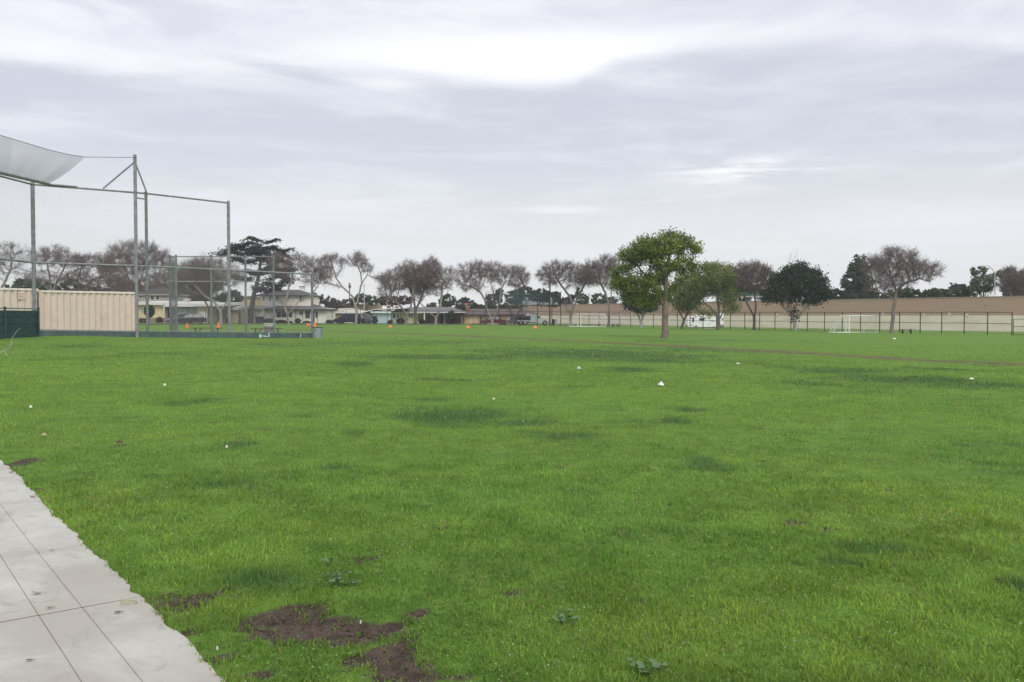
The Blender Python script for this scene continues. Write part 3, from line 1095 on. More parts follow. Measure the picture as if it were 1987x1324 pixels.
def plant_bare_trees():
    S = []
    def T(*a, **k):
        k.setdefault('group', GB); k.setdefault('seed', 100 + len(S)); S.append(bare_tree(*a, **k))
    T('pale bare tree at the far left edge above the beige container', -8, 128, [(-8, 585)],
      [[(-8, 585), (8, 550), (22, 520)], [(-8, 585), (-25, 550)]], [(8, 500, 38, 26), (46, 495, 16, 18), (-30, 510, 30, 34), (50, 530, 22, 10)],
      twigs=2100, twig_r=0.008, twig_col=(0.12, 0.10, 0.095))
    T('bare pale-trunked tree behind the joint of the two beige containers', 98, 128, [(99, 575)],
      [[(99, 575), (97, 540), (90, 505)], [(99, 570), (112, 545), (125, 520)], [(99, 568), (85, 552), (74, 545)]],
      [(82, 500, 22, 18), (110, 500, 28, 22), (140, 512, 22, 20), (95, 540, 44, 14)], twigs=3200)
    T('dark bare tree with a crooked pale limb rising from the container top', 156, 130, [(157, 572)],
      [[(157, 572), (168, 556), (176, 545), (200, 534)], [(157, 572), (150, 545), (160, 515)]],
      [(168, 508, 26, 14), (205, 515, 25, 22), (165, 545, 34, 18), (220, 550, 25, 26)], twigs=4200, dead=0.25)
    T('tallest round-crowned bare tree behind the twin netting poles', 262, 172, [(262, 580)],
      [[(262, 580), (250, 545), (240, 510)], [(262, 575), (275, 540), (285, 500)], [(262, 570), (300, 545), (315, 515)]],
      [(262, 500, 50, 30), (300, 520, 32, 40), (230, 530, 34, 36), (275, 560, 55, 28)], twigs=8200, twig_r=0.0135, rt=0.4, step=0.6, n_att=600, twig_len=1.15,
      uprise=0.7, dead=0.2)
    T('bare dark tree filling the gap behind the small fence cage', 345, 168, [(345, 590)], [[(345, 590), (340, 560)], [(345, 590), (370, 560)]],
      [(345, 540, 28, 34), (385, 530, 32, 24), (310, 570, 30, 24), (360, 570, 36, 20)], twigs=5600, twig_r=0.0125, dead=0.3, step=0.55, twig_len=1.0)
    T('bare tree with a long pale limb bending left beside the white garage door', 429, 124, [(428, 604)],
      [[(428, 604), (416, 586), (396, 573), (372, 567)], [(428, 604), (441, 585), (447, 562)], [(396, 573), (382, 558), (374, 550)]],
      [(370, 530, 32, 22), (402, 520, 35, 18), (440, 535, 32, 22), (350, 548, 18, 22), (410, 550, 30, 15)], twigs=4000, dead=0.3)
    T('slim bare dark tree left of the long-limbed pale one', 404, 127, [(405, 600)], [[(405, 600), (398, 585)], [(405, 600), (411, 588)]],
      [(400, 552, 30, 24), (385, 540, 20, 20)], twigs=2200, rt=0.13, bark_col=(0.16, 0.13, 0.11), dead=0.3)
    T('forked bare tree in front of the two-storey white house', 560, 131, [(557, 608)],
      [[(557, 608), (549, 590), (539, 576)], [(553, 598), (557, 575), (562, 553), (572, 522)], [(558, 610), (570, 598), (577, 588), (602, 574), (617, 556)],
       [(562, 553), (580, 540)]],
      [(578, 512, 26, 18), (602, 520, 22, 22), (628, 532, 18, 18), (556, 530, 18, 20), (612, 545, 26, 12), (540, 515, 22, 22)], twigs=3000, rt=0.17, dead=0.2)
    T('open twisted bare tree beside the dark blue minivan', 690, 137, [(692, 606)],
      [[(692, 602), (683, 574), (665, 558), (652, 540), (645, 515), (640, 500)], [(693, 592), (696, 572), (702, 550), (700, 530), (692, 510)],
       [(702, 550), (713, 534), (730, 540), (748, 550)], [(652, 540), (661, 524)], [(665, 558), (645, 552), (630, 548)]],
      [(640, 506, 19, 13), (693, 506, 19, 13), (664, 512, 10, 8), (713, 521, 12, 10), (741, 541, 13, 11), (626, 528, 14, 12)], n_att=330, twigs=2500, rt=0.2, dead=0.15)
    T('leftmost of three bare trees before the cream house, low leaning fork', 787, 143, [(789, 613)],
      [[(789, 613), (781, 599), (767, 584), (748, 577)], [(789, 613), (796, 598), (801, 582)]],
      [(770, 545, 30, 20), (797, 532, 28, 24), (752, 566, 18, 12)], twigs=3600, rt=0.24, bark_col=(0.20, 0.17, 0.15), dead=0.3)
    T('middle of three bare trees before the cream house, straight dark trunk', 806, 146, [(806, 602)],
      [[(806, 602), (803, 580), (795, 560)], [(806, 602), (815, 585), (822, 565)]], [(812, 545, 30, 26), (836, 524, 20, 19)], twigs=3600, rt=0.25,
      bark_col=(0.14, 0.115, 0.10), dead=0.35)
    T('rightmost of three bare trees before the cream house, wide V fork', 845, 147, [(846, 618)],
      [[(846, 618), (833, 605), (815, 588), (800, 578)], [(846, 618), (853, 602), (856, 582), (858, 560)]],
      [(836, 520, 18, 18), (838, 550, 26, 22), (862, 545, 18, 20), (872, 530, 13, 13)], twigs=3200, rt=0.2, dead=0.2)
    T('bare V-shaped tree standing before the red car', 955, 153, [(955, 620)],
      [[(955, 620), (946, 606), (940, 580), (930, 565), (913, 555)], [(955, 620), (965, 602), (958, 585), (957, 568)], [(965, 602), (970, 580), (973, 560), (981, 545)]],
      [(900, 537, 20, 20), (928, 525, 30, 18), (960, 530, 25, 20), (986, 532, 14, 15), (915, 556, 22, 12)], twigs=4200, rt=0.24, dead=0.25, twig_r=0.0105)
    T('small bare tree behind the tall dark backstop and the flatbed truck', 998, 157, [(998, 616)],
      [[(998, 616), (989, 602), (983, 590)], [(998, 616), (1009, 602), (1013, 580), (1019, 556)], [(1009, 602), (1020, 588), (1032, 580)]],
      [(1005, 530, 16, 13), (1015, 541, 13, 13), (1000, 550, 16, 9)], n_att=260, twigs=1800, rt=0.17, bark_col=(0.16, 0.14, 0.12))
    T('bare spreading tree just left of the far goal frames', 1107, 147, [(1108, 612)],
      [[(1108, 612), (1101, 597), (1097, 588)], [(1108, 612), (1113, 595), (1105, 575), (1090, 555), (1080, 540)], [(1113, 597), (1120, 580), (1130, 560), (1140, 545)]],
      [(1070, 532, 26, 22), (1093, 520, 20, 13), (1115, 535, 25, 22), (1140, 541, 15, 17)], twigs=4000, rt=0.25, bark_col=(0.22, 0.19, 0.165), dead=0.2, twig_r=0.0105)
    T('bare reddish tree with a slim trunk at the far goal frames\' right post', 1181, 144, [(1182, 602), (1186, 578)],
      [[(1184, 590), (1196, 580)], [(1186, 578), (1187, 560)], [(1183, 598), (1175, 570), (1165, 550)]],
      [(1155, 532, 26, 24), (1180, 515, 20, 19), (1190, 545, 18, 20)], twigs=4200, rt=0.19, dead=0.35, twig_r=0.0105, bark_col=(0.21, 0.175, 0.15))
    T('bare reddish-brown tree between the olive trees and the dark evergreen', 1463, 121, [(1464, 616)],
      [[(1464, 616), (1456, 600), (1447, 585), (1443, 570)], [(1464, 616), (1467, 595), (1464, 570)]],
      [(1455, 530, 36, 17), (1435, 542, 24, 20), (1488, 540, 16, 17), (1465, 556, 30, 14)], twigs=5000, rt=0.19, dead=0.5, bark_col=(0.17, 0.135, 0.115))
    T('wide bare tree leaning behind the near goal frames on the right', 1730, 101, [(1734, 600), (1737, 582)],
      [[(1737, 585), (1726, 575), (1706, 567), (1686, 564)], [(1737, 582), (1738, 560), (1730, 540)], [(1738, 566), (1756, 550), (1785, 540), (1802, 545)]],
      [(1735, 510, 35, 27), (1700, 520, 25, 24), (1770, 520, 28, 17), (1802, 527, 24, 14), (1735, 545, 40, 16)], twigs=5200, rt=0.22, dead=0.2,
      bark_col=(0.19, 0.155, 0.135), twig_r=0.008)
    T('bare brown tree beyond the wall at the right edge', 1966, 135, [(1966, 590)], [[(1966, 590), (1960, 560)], [(1966, 590), (1980, 565)]],
      [(1958, 545, 17, 24), (1984, 552, 20, 24)], twigs=4200, dead=0.5, twig_r=0.011)


plant_bare_trees()


def plant_green_trees():
    leafy_tree('large green tree standing alone out on the lawn', 1290, 68, [(1291, 610), (1290, 582)],
               [[(1291, 596), (1280, 577), (1268, 552), (1252, 532)], [(1291, 590), (1302, 565), (1322, 546), (1342, 536)], [(1290, 582), (1293, 545), (1298, 505)],
                [(1280, 577), (1256, 570), (1232, 558)], [(1293, 545), (1278, 515), (1268, 490)], [(1298, 520), (1318, 495)]],
               [(1228, 502, 28, 22), (1270, 482, 38, 26), (1308, 478, 34, 22), (1344, 484, 20, 16), (1212, 540, 28, 26), (1250, 555, 38, 24), (1198, 560, 14, 18),
                (1295, 520, 40, 20), (1240, 586, 26, 14), (1298, 455, 12, 5), (1247, 455, 7, 4), (1233, 452, 4, 2.5), (1340, 512, 16, 9), (1278, 572, 16, 12)],
               ((0.085, 0.130, 0.026), (0.200, 0.265, 0.050), (0.30, 0.34, 0.07)), rt=0.25, n_att=460, leaves=30000, size=0.085, clump=0.24, seed=3,
               bark_col=(0.185, 0.150, 0.120), name='shade_tree', step=0.36, dk=1.1)
    leafy_tree('small dark-leaved tree with pale forked stems left of the large tree', 1244, 128, [(1244, 626)],
               [[(1244, 626), (1237, 610), (1228, 598)], [(1244, 626), (1251, 608), (1258, 598)]],
               [(1240, 588, 32, 21), (1222, 572, 18, 14), (1262, 592, 14, 16)], ((0.030, 0.052, 0.030), (0.060, 0.100, 0.048)), rt=0.19, leaves=7000, size=0.16,
               seed=5, bark_col=(0.36, 0.34, 0.32), name='evergreen_tree', clump=0.38)
    leafy_tree('small olive-green tree leaning at the trailer\'s rear', 1322, 124, [(1327, 622)],
               [[(1327, 622), (1320, 608), (1312, 598)], [(1327, 622), (1335, 606), (1342, 592)]],
               [(1330, 585, 28, 20), (1322, 562, 24, 18), (1345, 570, 18, 20)], ((0.105, 0.140, 0.040), (0.215, 0.250, 0.066), (0.28, 0.27, 0.08)), rt=0.17, leaves=7000, size=0.14,
               seed=6, name='olive_tree', bark_col=(0.13, 0.105, 0.09), clump=0.42)
    leafy_tree('broad olive-green tree with several trunks in front of the white trailer', 1395, 121, [(1394, 622)],
               [[(1394, 622), (1386, 606), (1378, 595)], [(1394, 622), (1395, 600), (1392, 580)], [(1394, 624), (1403, 604), (1406, 588)], [(1386, 606), (1372, 612), (1358, 608)]],
               [(1385, 545, 42, 28), (1375, 520, 24, 13), (1402, 528, 20, 18), (1408, 570, 25, 22), (1352, 562, 22, 22), (1425, 601, 12, 5)],
               ((0.115, 0.150, 0.040), (0.240, 0.285, 0.070), (0.31, 0.31, 0.09)), rt=0.24, n_att=460, leaves=21000, size=0.13, seed=8, name='olive_tree', bark_col=(0.15, 0.125, 0.11), clump=0.42)
    leafy_tree('dense dark evergreen tree with pale spreading stems before the wall', 1543, 116, [(1543, 628)],
               [[(1543, 628), (1534, 608), (1518, 594)], [(1543, 628), (1545, 600)], [(1546, 622), (1556, 606), (1568, 594)], [(1543, 626), (1538, 604)]],
               [(1547, 550, 52, 33), (1510, 570, 30, 20), (1588, 568, 28, 22), (1545, 526, 28, 15), (1596, 536, 14, 11), (1550, 582, 46, 11), (1490, 580, 12, 10)],
               ((0.020, 0.038, 0.020), (0.046, 0.080, 0.036)), rt=0.22, n_att=420, leaves=20000, size=0.15, seed=9, bark_col=(0.33, 0.30, 0.27), name='evergreen_tree',
               bare_top=(1541, 512, 14), clump=0.40)
    D1, D2 = (0.052, 0.076, 0.054), (0.098, 0.132, 0.082)
    M1, M2 = (0.045, 0.075, 0.030), (0.105, 0.145, 0.050)
    B1, B2 = (0.090, 0.076, 0.070), (0.150, 0.122, 0.110)
    m = mass_tree
    m('dark conical conifer rising beyond the wall, left of the wide bare tree', 1665, 150, [(1668, 502, 10, 12), (1666, 520, 22, 17), (1662, 545, 33, 22), (1670, 570, 40, 18)], (D1, D2), 11000, 0.24, 1, 'conifer_tree', lumpy=0.2)
    m('small green tree beyond the wall right of the dark evergreen', 1622, 155, [(1622, 572, 22, 12), (1628, 562, 6, 10)], (M1, D2), 2200, 0.24, 2)
    m('grey-green bushy tree just over the wall below the conifer', 1668, 142, [(1668, 580, 26, 10)], ((0.035, 0.055, 0.035), (0.07, 0.095, 0.055)), 1800, 0.2, 3)
    m('dark green tree over the wall under the wide bare crown', 1762, 138, [(1760, 572, 30, 16), (1730, 575, 22, 14)], (D1, M2), 3000, 0.24, 4)
    m('mid green tree over the wall right of the wide bare tree', 1820, 138, [(1820, 570, 28, 11), (1800, 572, 18, 9)], (M1, M2), 2600, 0.24, 5)
    m('dark tree with a ragged top over the wall, left of the eucalyptus', 1858, 142, [(1852, 565, 16, 14), (1872, 562, 16, 16), (1850, 552, 6, 7)], (D1, D2), 2800, 0.24, 6)
    m('pale green airy tree behind the lamp post on the right', 1908, 140, [(1908, 548, 26, 20), (1900, 525, 16, 11), (1925, 535, 14, 14), (1890, 560, 16, 16), (1938, 532, 8, 7)],
      ((0.095, 0.120, 0.065), (0.190, 0.210, 0.125)), 4200, 0.19, 7, 'eucalyptus_tree', lumpy=0.2)
    m('dark brown-green tree beyond the wall at the right edge of the view', 1966, 160, [(1968, 560, 26, 20), (1962, 535, 12, 14)], (B1, B2), 4200, 0.22, 8)
    m('dark hedge-like tree showing over the left container', 45, 160, [(55, 552, 30, 16), (25, 560, 26, 8), (90, 560, 22, 14)], (D1, D2), 3400, 0.28, 9)
    m('dark green tree behind the crooked pale limb', 135, 165, [(135, 560, 36, 16), (180, 570, 34, 20)], (D1, (0.05, 0.055, 0.04)), 3400, 0.3, 10)
    m('dark brown tree behind the grey upper-storey house', 240, 185, [(240, 565, 46, 28), (300, 570, 40, 24), (205, 575, 30, 20)], (B1, (0.08, 0.07, 0.062)), 7000, 0.26, 11)
    m('brown twiggy tree behind the small cage', 372, 180, [(372, 560, 42, 26), (330, 575, 26, 20)], (B1, B2), 5200, 0.26, 12)
    m('dark green tree behind the stone chimney', 380, 168, [(378, 582, 34, 16), (350, 585, 20, 12)], (D1, D2), 3400, 0.26, 13)
    m('dark green tree left of the tall cedar trunk', 450, 172, [(450, 578, 24, 20), (425, 585, 20, 16)], (D1, D2), 3400, 0.26, 14)
    m('dark pointed conifer right behind the white house', 612, 175, [(611, 590, 12, 14), (609, 576, 6, 12)], (D1, D2), 1800, 0.22, 15, 'conifer_tree')
    m('narrow pointed brown-green conifer by the round white chimney', 626, 182, [(626, 592, 9, 10), (625, 577, 4, 10)], ((0.03, 0.04, 0.03), (0.06, 0.06, 0.045)), 1500, 0.2, 16, 'conifer_tree')
    m('brown bushy tree behind the tan house', 655, 200, [(655, 590, 26, 12), (640, 583, 12, 8)], (B1, B2), 2600, 0.26, 17)
    m('dark green tree behind the thin lamp post', 706, 205, [(704, 578, 18, 10), (726, 582, 20, 10), (684, 585, 14, 8)], (D1, D2), 2600, 0.26, 18)
    m('brown-grey tree mass behind the leftmost of three bare trees', 755, 200, [(755, 583, 24, 11), (785, 582, 20, 9)], (B1, B2), 3000, 0.26, 19)
    m('soft green round tree behind the rightmost of three bare trees', 868, 190, [(868, 582, 17, 16)], ((0.05, 0.085, 0.05), (0.10, 0.14, 0.075)), 2000, 0.24, 20)
    m('yellow-green tree above the cream house roof', 845, 185, [(845, 597, 20, 8), (838, 592, 10, 6)], ((0.075, 0.095, 0.03), (0.14, 0.15, 0.05)), 1600, 0.22, 21)
    m('distant dark domed tree over the red roof', 903, 250, [(903, 584, 17, 8), (895, 588, 16, 5)], ((0.03, 0.036, 0.042), (0.045, 0.052, 0.055)), 1700, 0.3, 22)
    m('dark tree behind the left posts of the far backstop', 958, 224, [(958, 580, 18, 14), (970, 568, 10, 10)], (D1, D2), 2600, 0.26, 23)
    m('tall dark tree behind the middle of the far backstop', 1000, 217, [(1000, 575, 24, 16), (1018, 565, 16, 12)], (D1, D2), 3200, 0.26, 24)
    m('dark tree behind the right part of the far backstop', 1048, 214, [(1048, 572, 26, 14), (1070, 575, 20, 14)], (D1, (0.045, 0.06, 0.045)), 3200, 0.26, 25)
    m('grey-green tree over the wall right of the far backstop', 1098, 206, [(1098, 585, 18, 8), (1110, 578, 10, 7)], ((0.03, 0.045, 0.035), (0.055, 0.07, 0.05)), 1700, 0.26, 26)
    m('dark pointed tree over the wall behind the far goal frames', 1130, 203, [(1130, 580, 14, 14), (1124, 568, 7, 14)], (D1, D2), 2000, 0.26, 27, 'conifer_tree')
    m('dark tree over the wall left of the large green tree', 1165, 200, [(1162, 580, 18, 13), (1185, 584, 16, 10)], (D1, D2), 2200, 0.26, 28)
    m('dark tree over the wall behind the large green tree\'s right side', 1300, 175, [(1300, 572, 26, 14), (1285, 580, 20, 10)], (D1, D2), 2400, 0.26, 29)
    m('dark tree beyond the wall behind the bare reddish-brown tree', 1478, 170, [(1484, 570, 22, 14), (1440, 578, 20, 9)], (D1, D2), 2600, 0.26, 30)


plant_green_trees()


def plant_cedar():
    g = np.random.default_rng(77)
    d = 146.0
    b = foot(484, d)
    root = thing('cedar_tree', 'tall dark cedar with flat layered branches beside the white house', 'tree', b)
    bk = bark('bark_cedar', (0.075, 0.062, 0.058), (0.045, 0.04, 0.04))
    m = MB()
    pts = [np.array(b) - [0, 0, 0.1]] + [np.array(at(*q, d)) for q in ((488, 600), (493, 570), (500, 545), (505, 515), (506, 490), (506, 472))]
    rr = [0.62, 0.42, 0.36, 0.30, 0.22, 0.14, 0.06]
    for i in range(len(pts) - 1):
        m.tube(pts[i], pts[i + 1], rr[i], rr[i + 1], 10)
    tiers = [(492, 464, 18, 3, 476), (527, 468, 16, 3, 477), (478, 474, 28, 3.5, 486), (515, 481, 30, 4, 488), (470, 483, 42, 5, 495), (548, 485, 22, 3.5, 495),
             (445, 491, 26, 5, 500), (500, 490, 40, 6, 500), (545, 496, 22, 5, 505), (520, 505, 30, 6, 515), (470, 505, 26, 5, 512), (552, 508, 14, 4, 515),
             (535, 522, 26, 6, 530), (560, 526, 16, 5, 534), (500, 528, 30, 6, 538), (545, 538, 26, 5, 545), (530, 552, 26, 5, 558), (555, 547, 12, 4, 552), (470, 540, 20, 5, 548),
             (528, 563, 18, 4, 566), (505, 560, 16, 5, 565)]
    C, clr = [], []
    for cx, cy, rx, ry, oy in tiers:
        dz = g.uniform(-3.0, 3.0)
        c = np.array(at(cx, cy, d + dz))
        o = np.array(at(505 - (oy - 470) * 0.10, oy, d))
        m.tube(o, c, 0.10, 0.04, 6)
        sc = d / F
        k = int(rx * ry * 9)
        u = g.normal(0, 0.5, (k, 3))
        # sprays thin out to ragged ends
        q = c + u * np.array([rx * sc, rx * sc * 0.8, ry * sc * 0.85])
        q[:, 2] += 0.25 * np.sin(q[:, 0] * 1.7 + cx) + 0.15 * np.sin(q[:, 1] * 2.3 + cy)
        q[:, 2] -= 0.010 * ((q[:, 0] - c[0]) / sc) ** 2 * sc * 0.4
        C.append(q)
    C = np.concatenate(C)
    m.build('trunk', bk, root)
    V, Fq = leaf_quads(C, 0.21, g, tilt=2.5, aspect=0.45)
    n = len(C)
    c = np.array([0.026, 0.038, 0.030]) + g.random((n, 1)) * np.array([0.032, 0.044, 0.030])
    fast_mesh('crown', V, Fq, 4, leafmat('leaves', 0.5, 0.30), root, np.repeat(c, 4, 0))


plant_cedar()

# ------------------------------------------------------------------ fences, backstop, netting
GALV = pm('galvanised_pipe', (0.235, 0.245, 0.258), rough=0.6, var=0.22, scale=4, metal=0.05, stain=((0.16, 0.15, 0.13), 0.6, 2.5))
GALV_G = pm('green_grey_pipe', (0.165, 0.190, 0.190), rough=0.65, var=0.22, scale=3, metal=0.0, stain=((0.10, 0.10, 0.09), 0.6, 2.0))
WIRE = pm('fence_wire', (0.22, 0.23, 0.23), rough=0.6, metal=0.3)
DKPIPE = pm('dark_brown_pipe', (0.060, 0.046, 0.040), rough=0.7, var=0.25, scale=2)
DKWIRE = pm('dark_wire', (0.05, 0.05, 0.048), rough=0.7)
GREENB = pm('dark_green_paint', (0.020, 0.058, 0.054), rough=0.65, var=0.3, scale=2.5, stain=((0.055, 0.095, 0.09), 0.35, 1.6))
KICK = pm('kickboard_paint', (0.075, 0.115, 0.112), rough=0.7, var=0.25, scale=2.0, stain=((0.15, 0.17, 0.16), 0.5, 1.4))
WHITE = pm('white_paint', (0.78, 0.78, 0.75), rough=0.55, var=0.06, scale=3, stain=((0.5, 0.48, 0.44), 0.3, 2.0))


def chain_link(name, a, b, za, zb, ta, tb, parent, pitch=0.075, r=0.0016, mat=None):
    """woven wire between two posts: a, b are (x, y); bottom heights za, zb; top heights ta, tb"""
    a, b = np.array(a, float), np.array(b, float)
    L = np.linalg.norm(b - a)
    H = max(ta - za, tb - zb)
    P, Q = [], []
    n = int((L + H) / (pitch * 1.414))
    for k in range(1, n):
        s = k * pitch * 1.414
        # rising wire u - v = s - H ; falling wire u + v = s
        for sign in (1, -1):
            if sign < 0:
                u0, v0, u1, v1 = s, 0.0, s - H, H
                if u0 > L: v0 = u0 - L; u0 = L
                if u1 < 0: v1 = H + u1; u1 = 0
            else:
                u0, v0, u1, v1 = s - H, 0.0, s, H
                if u0 < 0: v0 = -u0; u0 = 0
                if u1 > L: v1 = H - (u1 - L); u1 = L
            if u1 == u0 or v1 <= v0:
                continue
            pts = []
            for u, v in ((u0, v0), (u1, v1)):
                t = u / L
                zb_ = za + (zb - za) * t; zt_ = ta + (tb - ta) * t
                xy = a + (b - a) * t
                pts.append((xy[0], xy[1], zb_ + (zt_ - zb_) * v / H))
            P.append(pts[0]); Q.append(pts[1])
    V, Fq = seg_mesh(np.array(P), np.array(Q), r, r, 3)
    o = fast_mesh(name, V, Fq, 4, mat or WIRE, parent)
    tag(o, kind='stuff')
    return o


def post(parent, x, y, z0, z1, r, mat, name='post', cap=True, n=10):
    m = MB()
    m.tube((x, y, z0 - 0.3), (x, y, z1), r, n=n)
    if cap:
        m.lathe([(r * 1.12, 0), (r * 1.12, r * 0.5), (r * 0.7, r * 1.1), (0.005, r * 1.3)], (x, y, z1 - r * 0.1), n)
    return m.build(name, mat, parent, smooth=False)


def xy(px, d):
    p = at(px, HORIZON, d)
    return (p.x, d)


def build_backstop():
    PX = [(-60, 38.8), (67, 43.8), (286, 47.0), (445, 50.9), (606, 55.9)]
    pts = [xy(*q) for q in PX]
    top, mid = 8.2, 4.25
    root = thing('backstop', 'tall galvanised pipe and wire backstop with kick board at left', 'backstop', (pts[2][0], pts[2][1], gz(*pts[2])))
    tops = [top, top, top, top, mid]
    rad = [0.10, 0.095, 0.075, 0.085, 0.075]
    for (x, y), t, r in zip(pts, tops, rad):
        o = post(root, x, y, gz(x, y), t, r, GALV_G if r == 0.075 else GALV)
        k = MB()
        for i in range(int((t - 1) / 0.42)):                        # tension bands round the post
            z = gz(x, y) + 0.9 + i * 0.42
            k.tube((x, y, z - 0.02), (x, y, z + 0.02), r * 1.22, n=10)
        tag(k.build('tension_bands', GALV, o), kind='stuff')
    for i in range(4):
        a, b = pts[i], pts[i + 1]
        # rails
        if i < 3:
            MB().tube((*a, top - 0.04), (*b, top - 0.04), 0.05).build('top_rail', GALV, root)
        MB().tube((*a, mid), (*b, mid), 0.052).build('middle_rail', GALV, root)
        z0, z1 = gz(*a), gz(*b)
        t = top if i < 3 else mid
        chain_link('chain_link', a, b, z0 + 0.32, z1 + 0.32, t - 0.05, t - 0.05, root)
        if i > 0:
            m = MB()
            d = (Vector(b) - Vector(a)).normalized()
            nrm = Vector((d.y, -d.x))
            off = nrm * 0.10
            va, vb = Vector(a) + off, Vector(b) + off
            m.add([(va.x, va.y, z0 - 0.1), (vb.x, vb.y, z1 - 0.1), (vb.x, vb.y, z1 + 0.30), (va.x, va.y, z0 + 0.30),
                   (va.x - nrm.x * .05, va.y - nrm.y * .05, z0 - 0.1), (vb.x - nrm.x * .05, vb.y - nrm.y * .05, z1 - 0.1),
                   (vb.x - nrm.x * .05, vb.y - nrm.y * .05, z1 + 0.30), (va.x - nrm.x * .05, va.y - nrm.y * .05, z0 + 0.30)],
                  [(0, 1, 2, 3), (7, 6, 5, 4), (3, 2, 6, 7), (0, 4, 5, 1), (0, 3, 7, 4), (1, 5, 6, 2)])
            kb = m.build('kick_board', KICK, root)
            MB().tube((va.x, va.y, z0 + 0.335), (vb.x, vb.y, z1 + 0.335), 0.022).build('board_rail', GALV, root)
            if i == 3:
                # sprayed marks in pale blue-green paint on the board
                gm = pm('spray_paint', (0.58, 0.70, 0.66), rough=0.7, var=0.1)
                def on(px, py):
                    # point on the board's face under a photo pixel
                    lo, hi = 40.0, 70.0
                    for _ in range(50):
                        mm = (lo + hi) / 2
                        p = at(px, py, mm)
                        if (p.x - va.x) * nrm.x + (p.y - va.y) * nrm.y > 0.012: lo = mm
                        else: hi = mm
                    return at(px, py, lo)
                strokes = [[(503, 650.2), (506, 649.8), (507.5, 651.2), (505.5, 652.4), (507.5, 653.6), (505.5, 655), (503, 654.6), (505, 652.4), (503, 650.2)],
                           [(510.5, 651.5), (511.5, 653.4), (513.2, 652), (514.2, 654), (515.8, 652.6), (517, 654.2), (518.2, 652.2)],
                           [(520.2, 648.2), (523, 648.0)], [(521.8, 650.2), (521.4, 654.4)], [(522.6, 650.2), (522.4, 653.8)],
                           [(584.2, 647.6), (582.6, 655)]]
                w = MB()
                for s_ in strokes:
                    for p, q in zip(s_[:-1], s_[1:]):
                        w.tube(on(*p), on(*q), 0.030 if s_[0][0] < 580 else 0.022, n=5)
                tag(w.build('graffiti', gm, kb), kind='stuff')
    # dark plank screen left of the first post
    a, b = Vector(xy(-62, 38.4)), Vector(xy(75, 43.3))
    d = (b - a).normalized(); L = (b - a).length
    scr = thing('plank_screen', 'dark green horizontal plank screen at the left edge of the lawn', 'screen', (b.x, b.y, gz(b.x, b.y)))
    zt = 1.84
    zb0, zb1 = gz(a.x, a.y), gz(b.x, b.y)
    for k in range(4):
        m = MB()
        h = (zt - 0.5) / 4
        z0 = 0.50 + k * h + 0.016; z1 = 0.50 + (k + 1) * h - 0.014
        m.bar((a.x, a.y, (z0 + z1) / 2), (b.x, b.y, (z0 + z1) / 2), 0.045, z1 - z0)
        m.build('plank', GREENB, scr)
    m = MB()
    bn_ = Vector((d.y, -d.x)) * 0.05
    m.bar((a.x - bn_.x, a.y - bn_.y, 1.15), (b.x - bn_.x, b.y - bn_.y, 1.15), 0.02, 1.30)
    m.build('backing', pm('screen_backing', (0.16, 0.21, 0.20)), scr)
    m = MB().bar((a.x, a.y, 0.30), (b.x, b.y, 0.36), 0.16, 0.34)
    m.build('base_sill', pm('weathered_sill', (0.10, 0.085, 0.07), var=0.3, scale=3), scr)
    for px, dd in ((73, 43.2), (8, 40.75), (-40, 39.1)):
        q = Vector(xy(px, dd)) + Vector((d.y, -d.x)) * 0.05
        post(scr, q.x, q.y, gz(q.x, q.y), zt + 0.12, 0.05, GREENB, n=8)
    MB().tube((a.x, a.y, zt + 0.09), (b.x, b.y, zt + 0.09), 0.035).build('top_rail', GALV, scr)

    # netting mast, braces, cable and net
    x, y = xy(265.5, 46.4)
    mast = thing('netting_mast', 'tall steel mast with diagonal braces holding the overhead net', 'mast', (x, y, gz(x, y)))
    zt = at(263, 303, 46.4).z
    post(mast, x, y, gz(x, y), zt, 0.085, GALV, 'pole')
    zb = at(263, 314, 46.4).z
    e1 = at(200, 366, 45.75)
    MB().tube((x, y, zb), e1, 0.045).build('brace', GALV, mast)
    e2 = at(285, 375, 46.9)
    MB().tube((x, y, zb), e2, 0.045).build('brace', GALV, mast)
    MB().tube((x, y, top - 0.35), (pts[2][0], pts[2][1], top - 0.35), 0.04).build('spacer', GALV, mast)
    MB().tube((x, y, mid - 0.35), (pts[2][0], pts[2][1], mid - 0.35), 0.035).build('spacer', GALV, mast)
    # second pipe the net is laced to
    nr = thing('net_rail', 'heavy pipe along the backstop top that the net is laced to', 'rail', at(95, 358, 44.3))
    MB().tube(at(-60, 322, 38.2), at(95, 358, 44.1), 0.075).build('pipe', GALV, nr)
    MB().tube(at(95, 358, 44.1), at(150, 363, 45.0), 0.05).build('sleeve', GALV, nr)
    # cable: from the mast out to the left, sagging net below
    cab = [at(265, 306, 46.4), at(165, 305, 43.2), at(130, 299.5, 42.2), at(95, 291, 41.2), at(60, 280.5, 40.2), at(25, 270, 39.2), at(0, 262.5, 38.4), at(-40, 248, 37.2), at(-80, 233, 36.0)]
    rail = [None, at(95, 356.5, 44.0), at(75, 352, 43.2), at(55, 347.5, 42.4), at(35, 343, 41.6), at(15, 339, 40.8), at(0, 335.5, 40.2), at(-30, 329, 39.1), at(-58, 322.5, 38.2)]
    net = thing('overhead_net', 'grey overhead netting sagging from a cable at the upper left', 'net', at(95, 358, 44.0))
    MB().path(cab, 0.013, 5).build('cable', DKWIRE, net)
    n_u, n_v = 190, 90
    c_ = np.array([list(v) for v in cab[1:]]); r_ = np.array([list(v) for v in rail[1:]])
    tt = np.linspace(0, len(c_) - 1, n_u + 1)
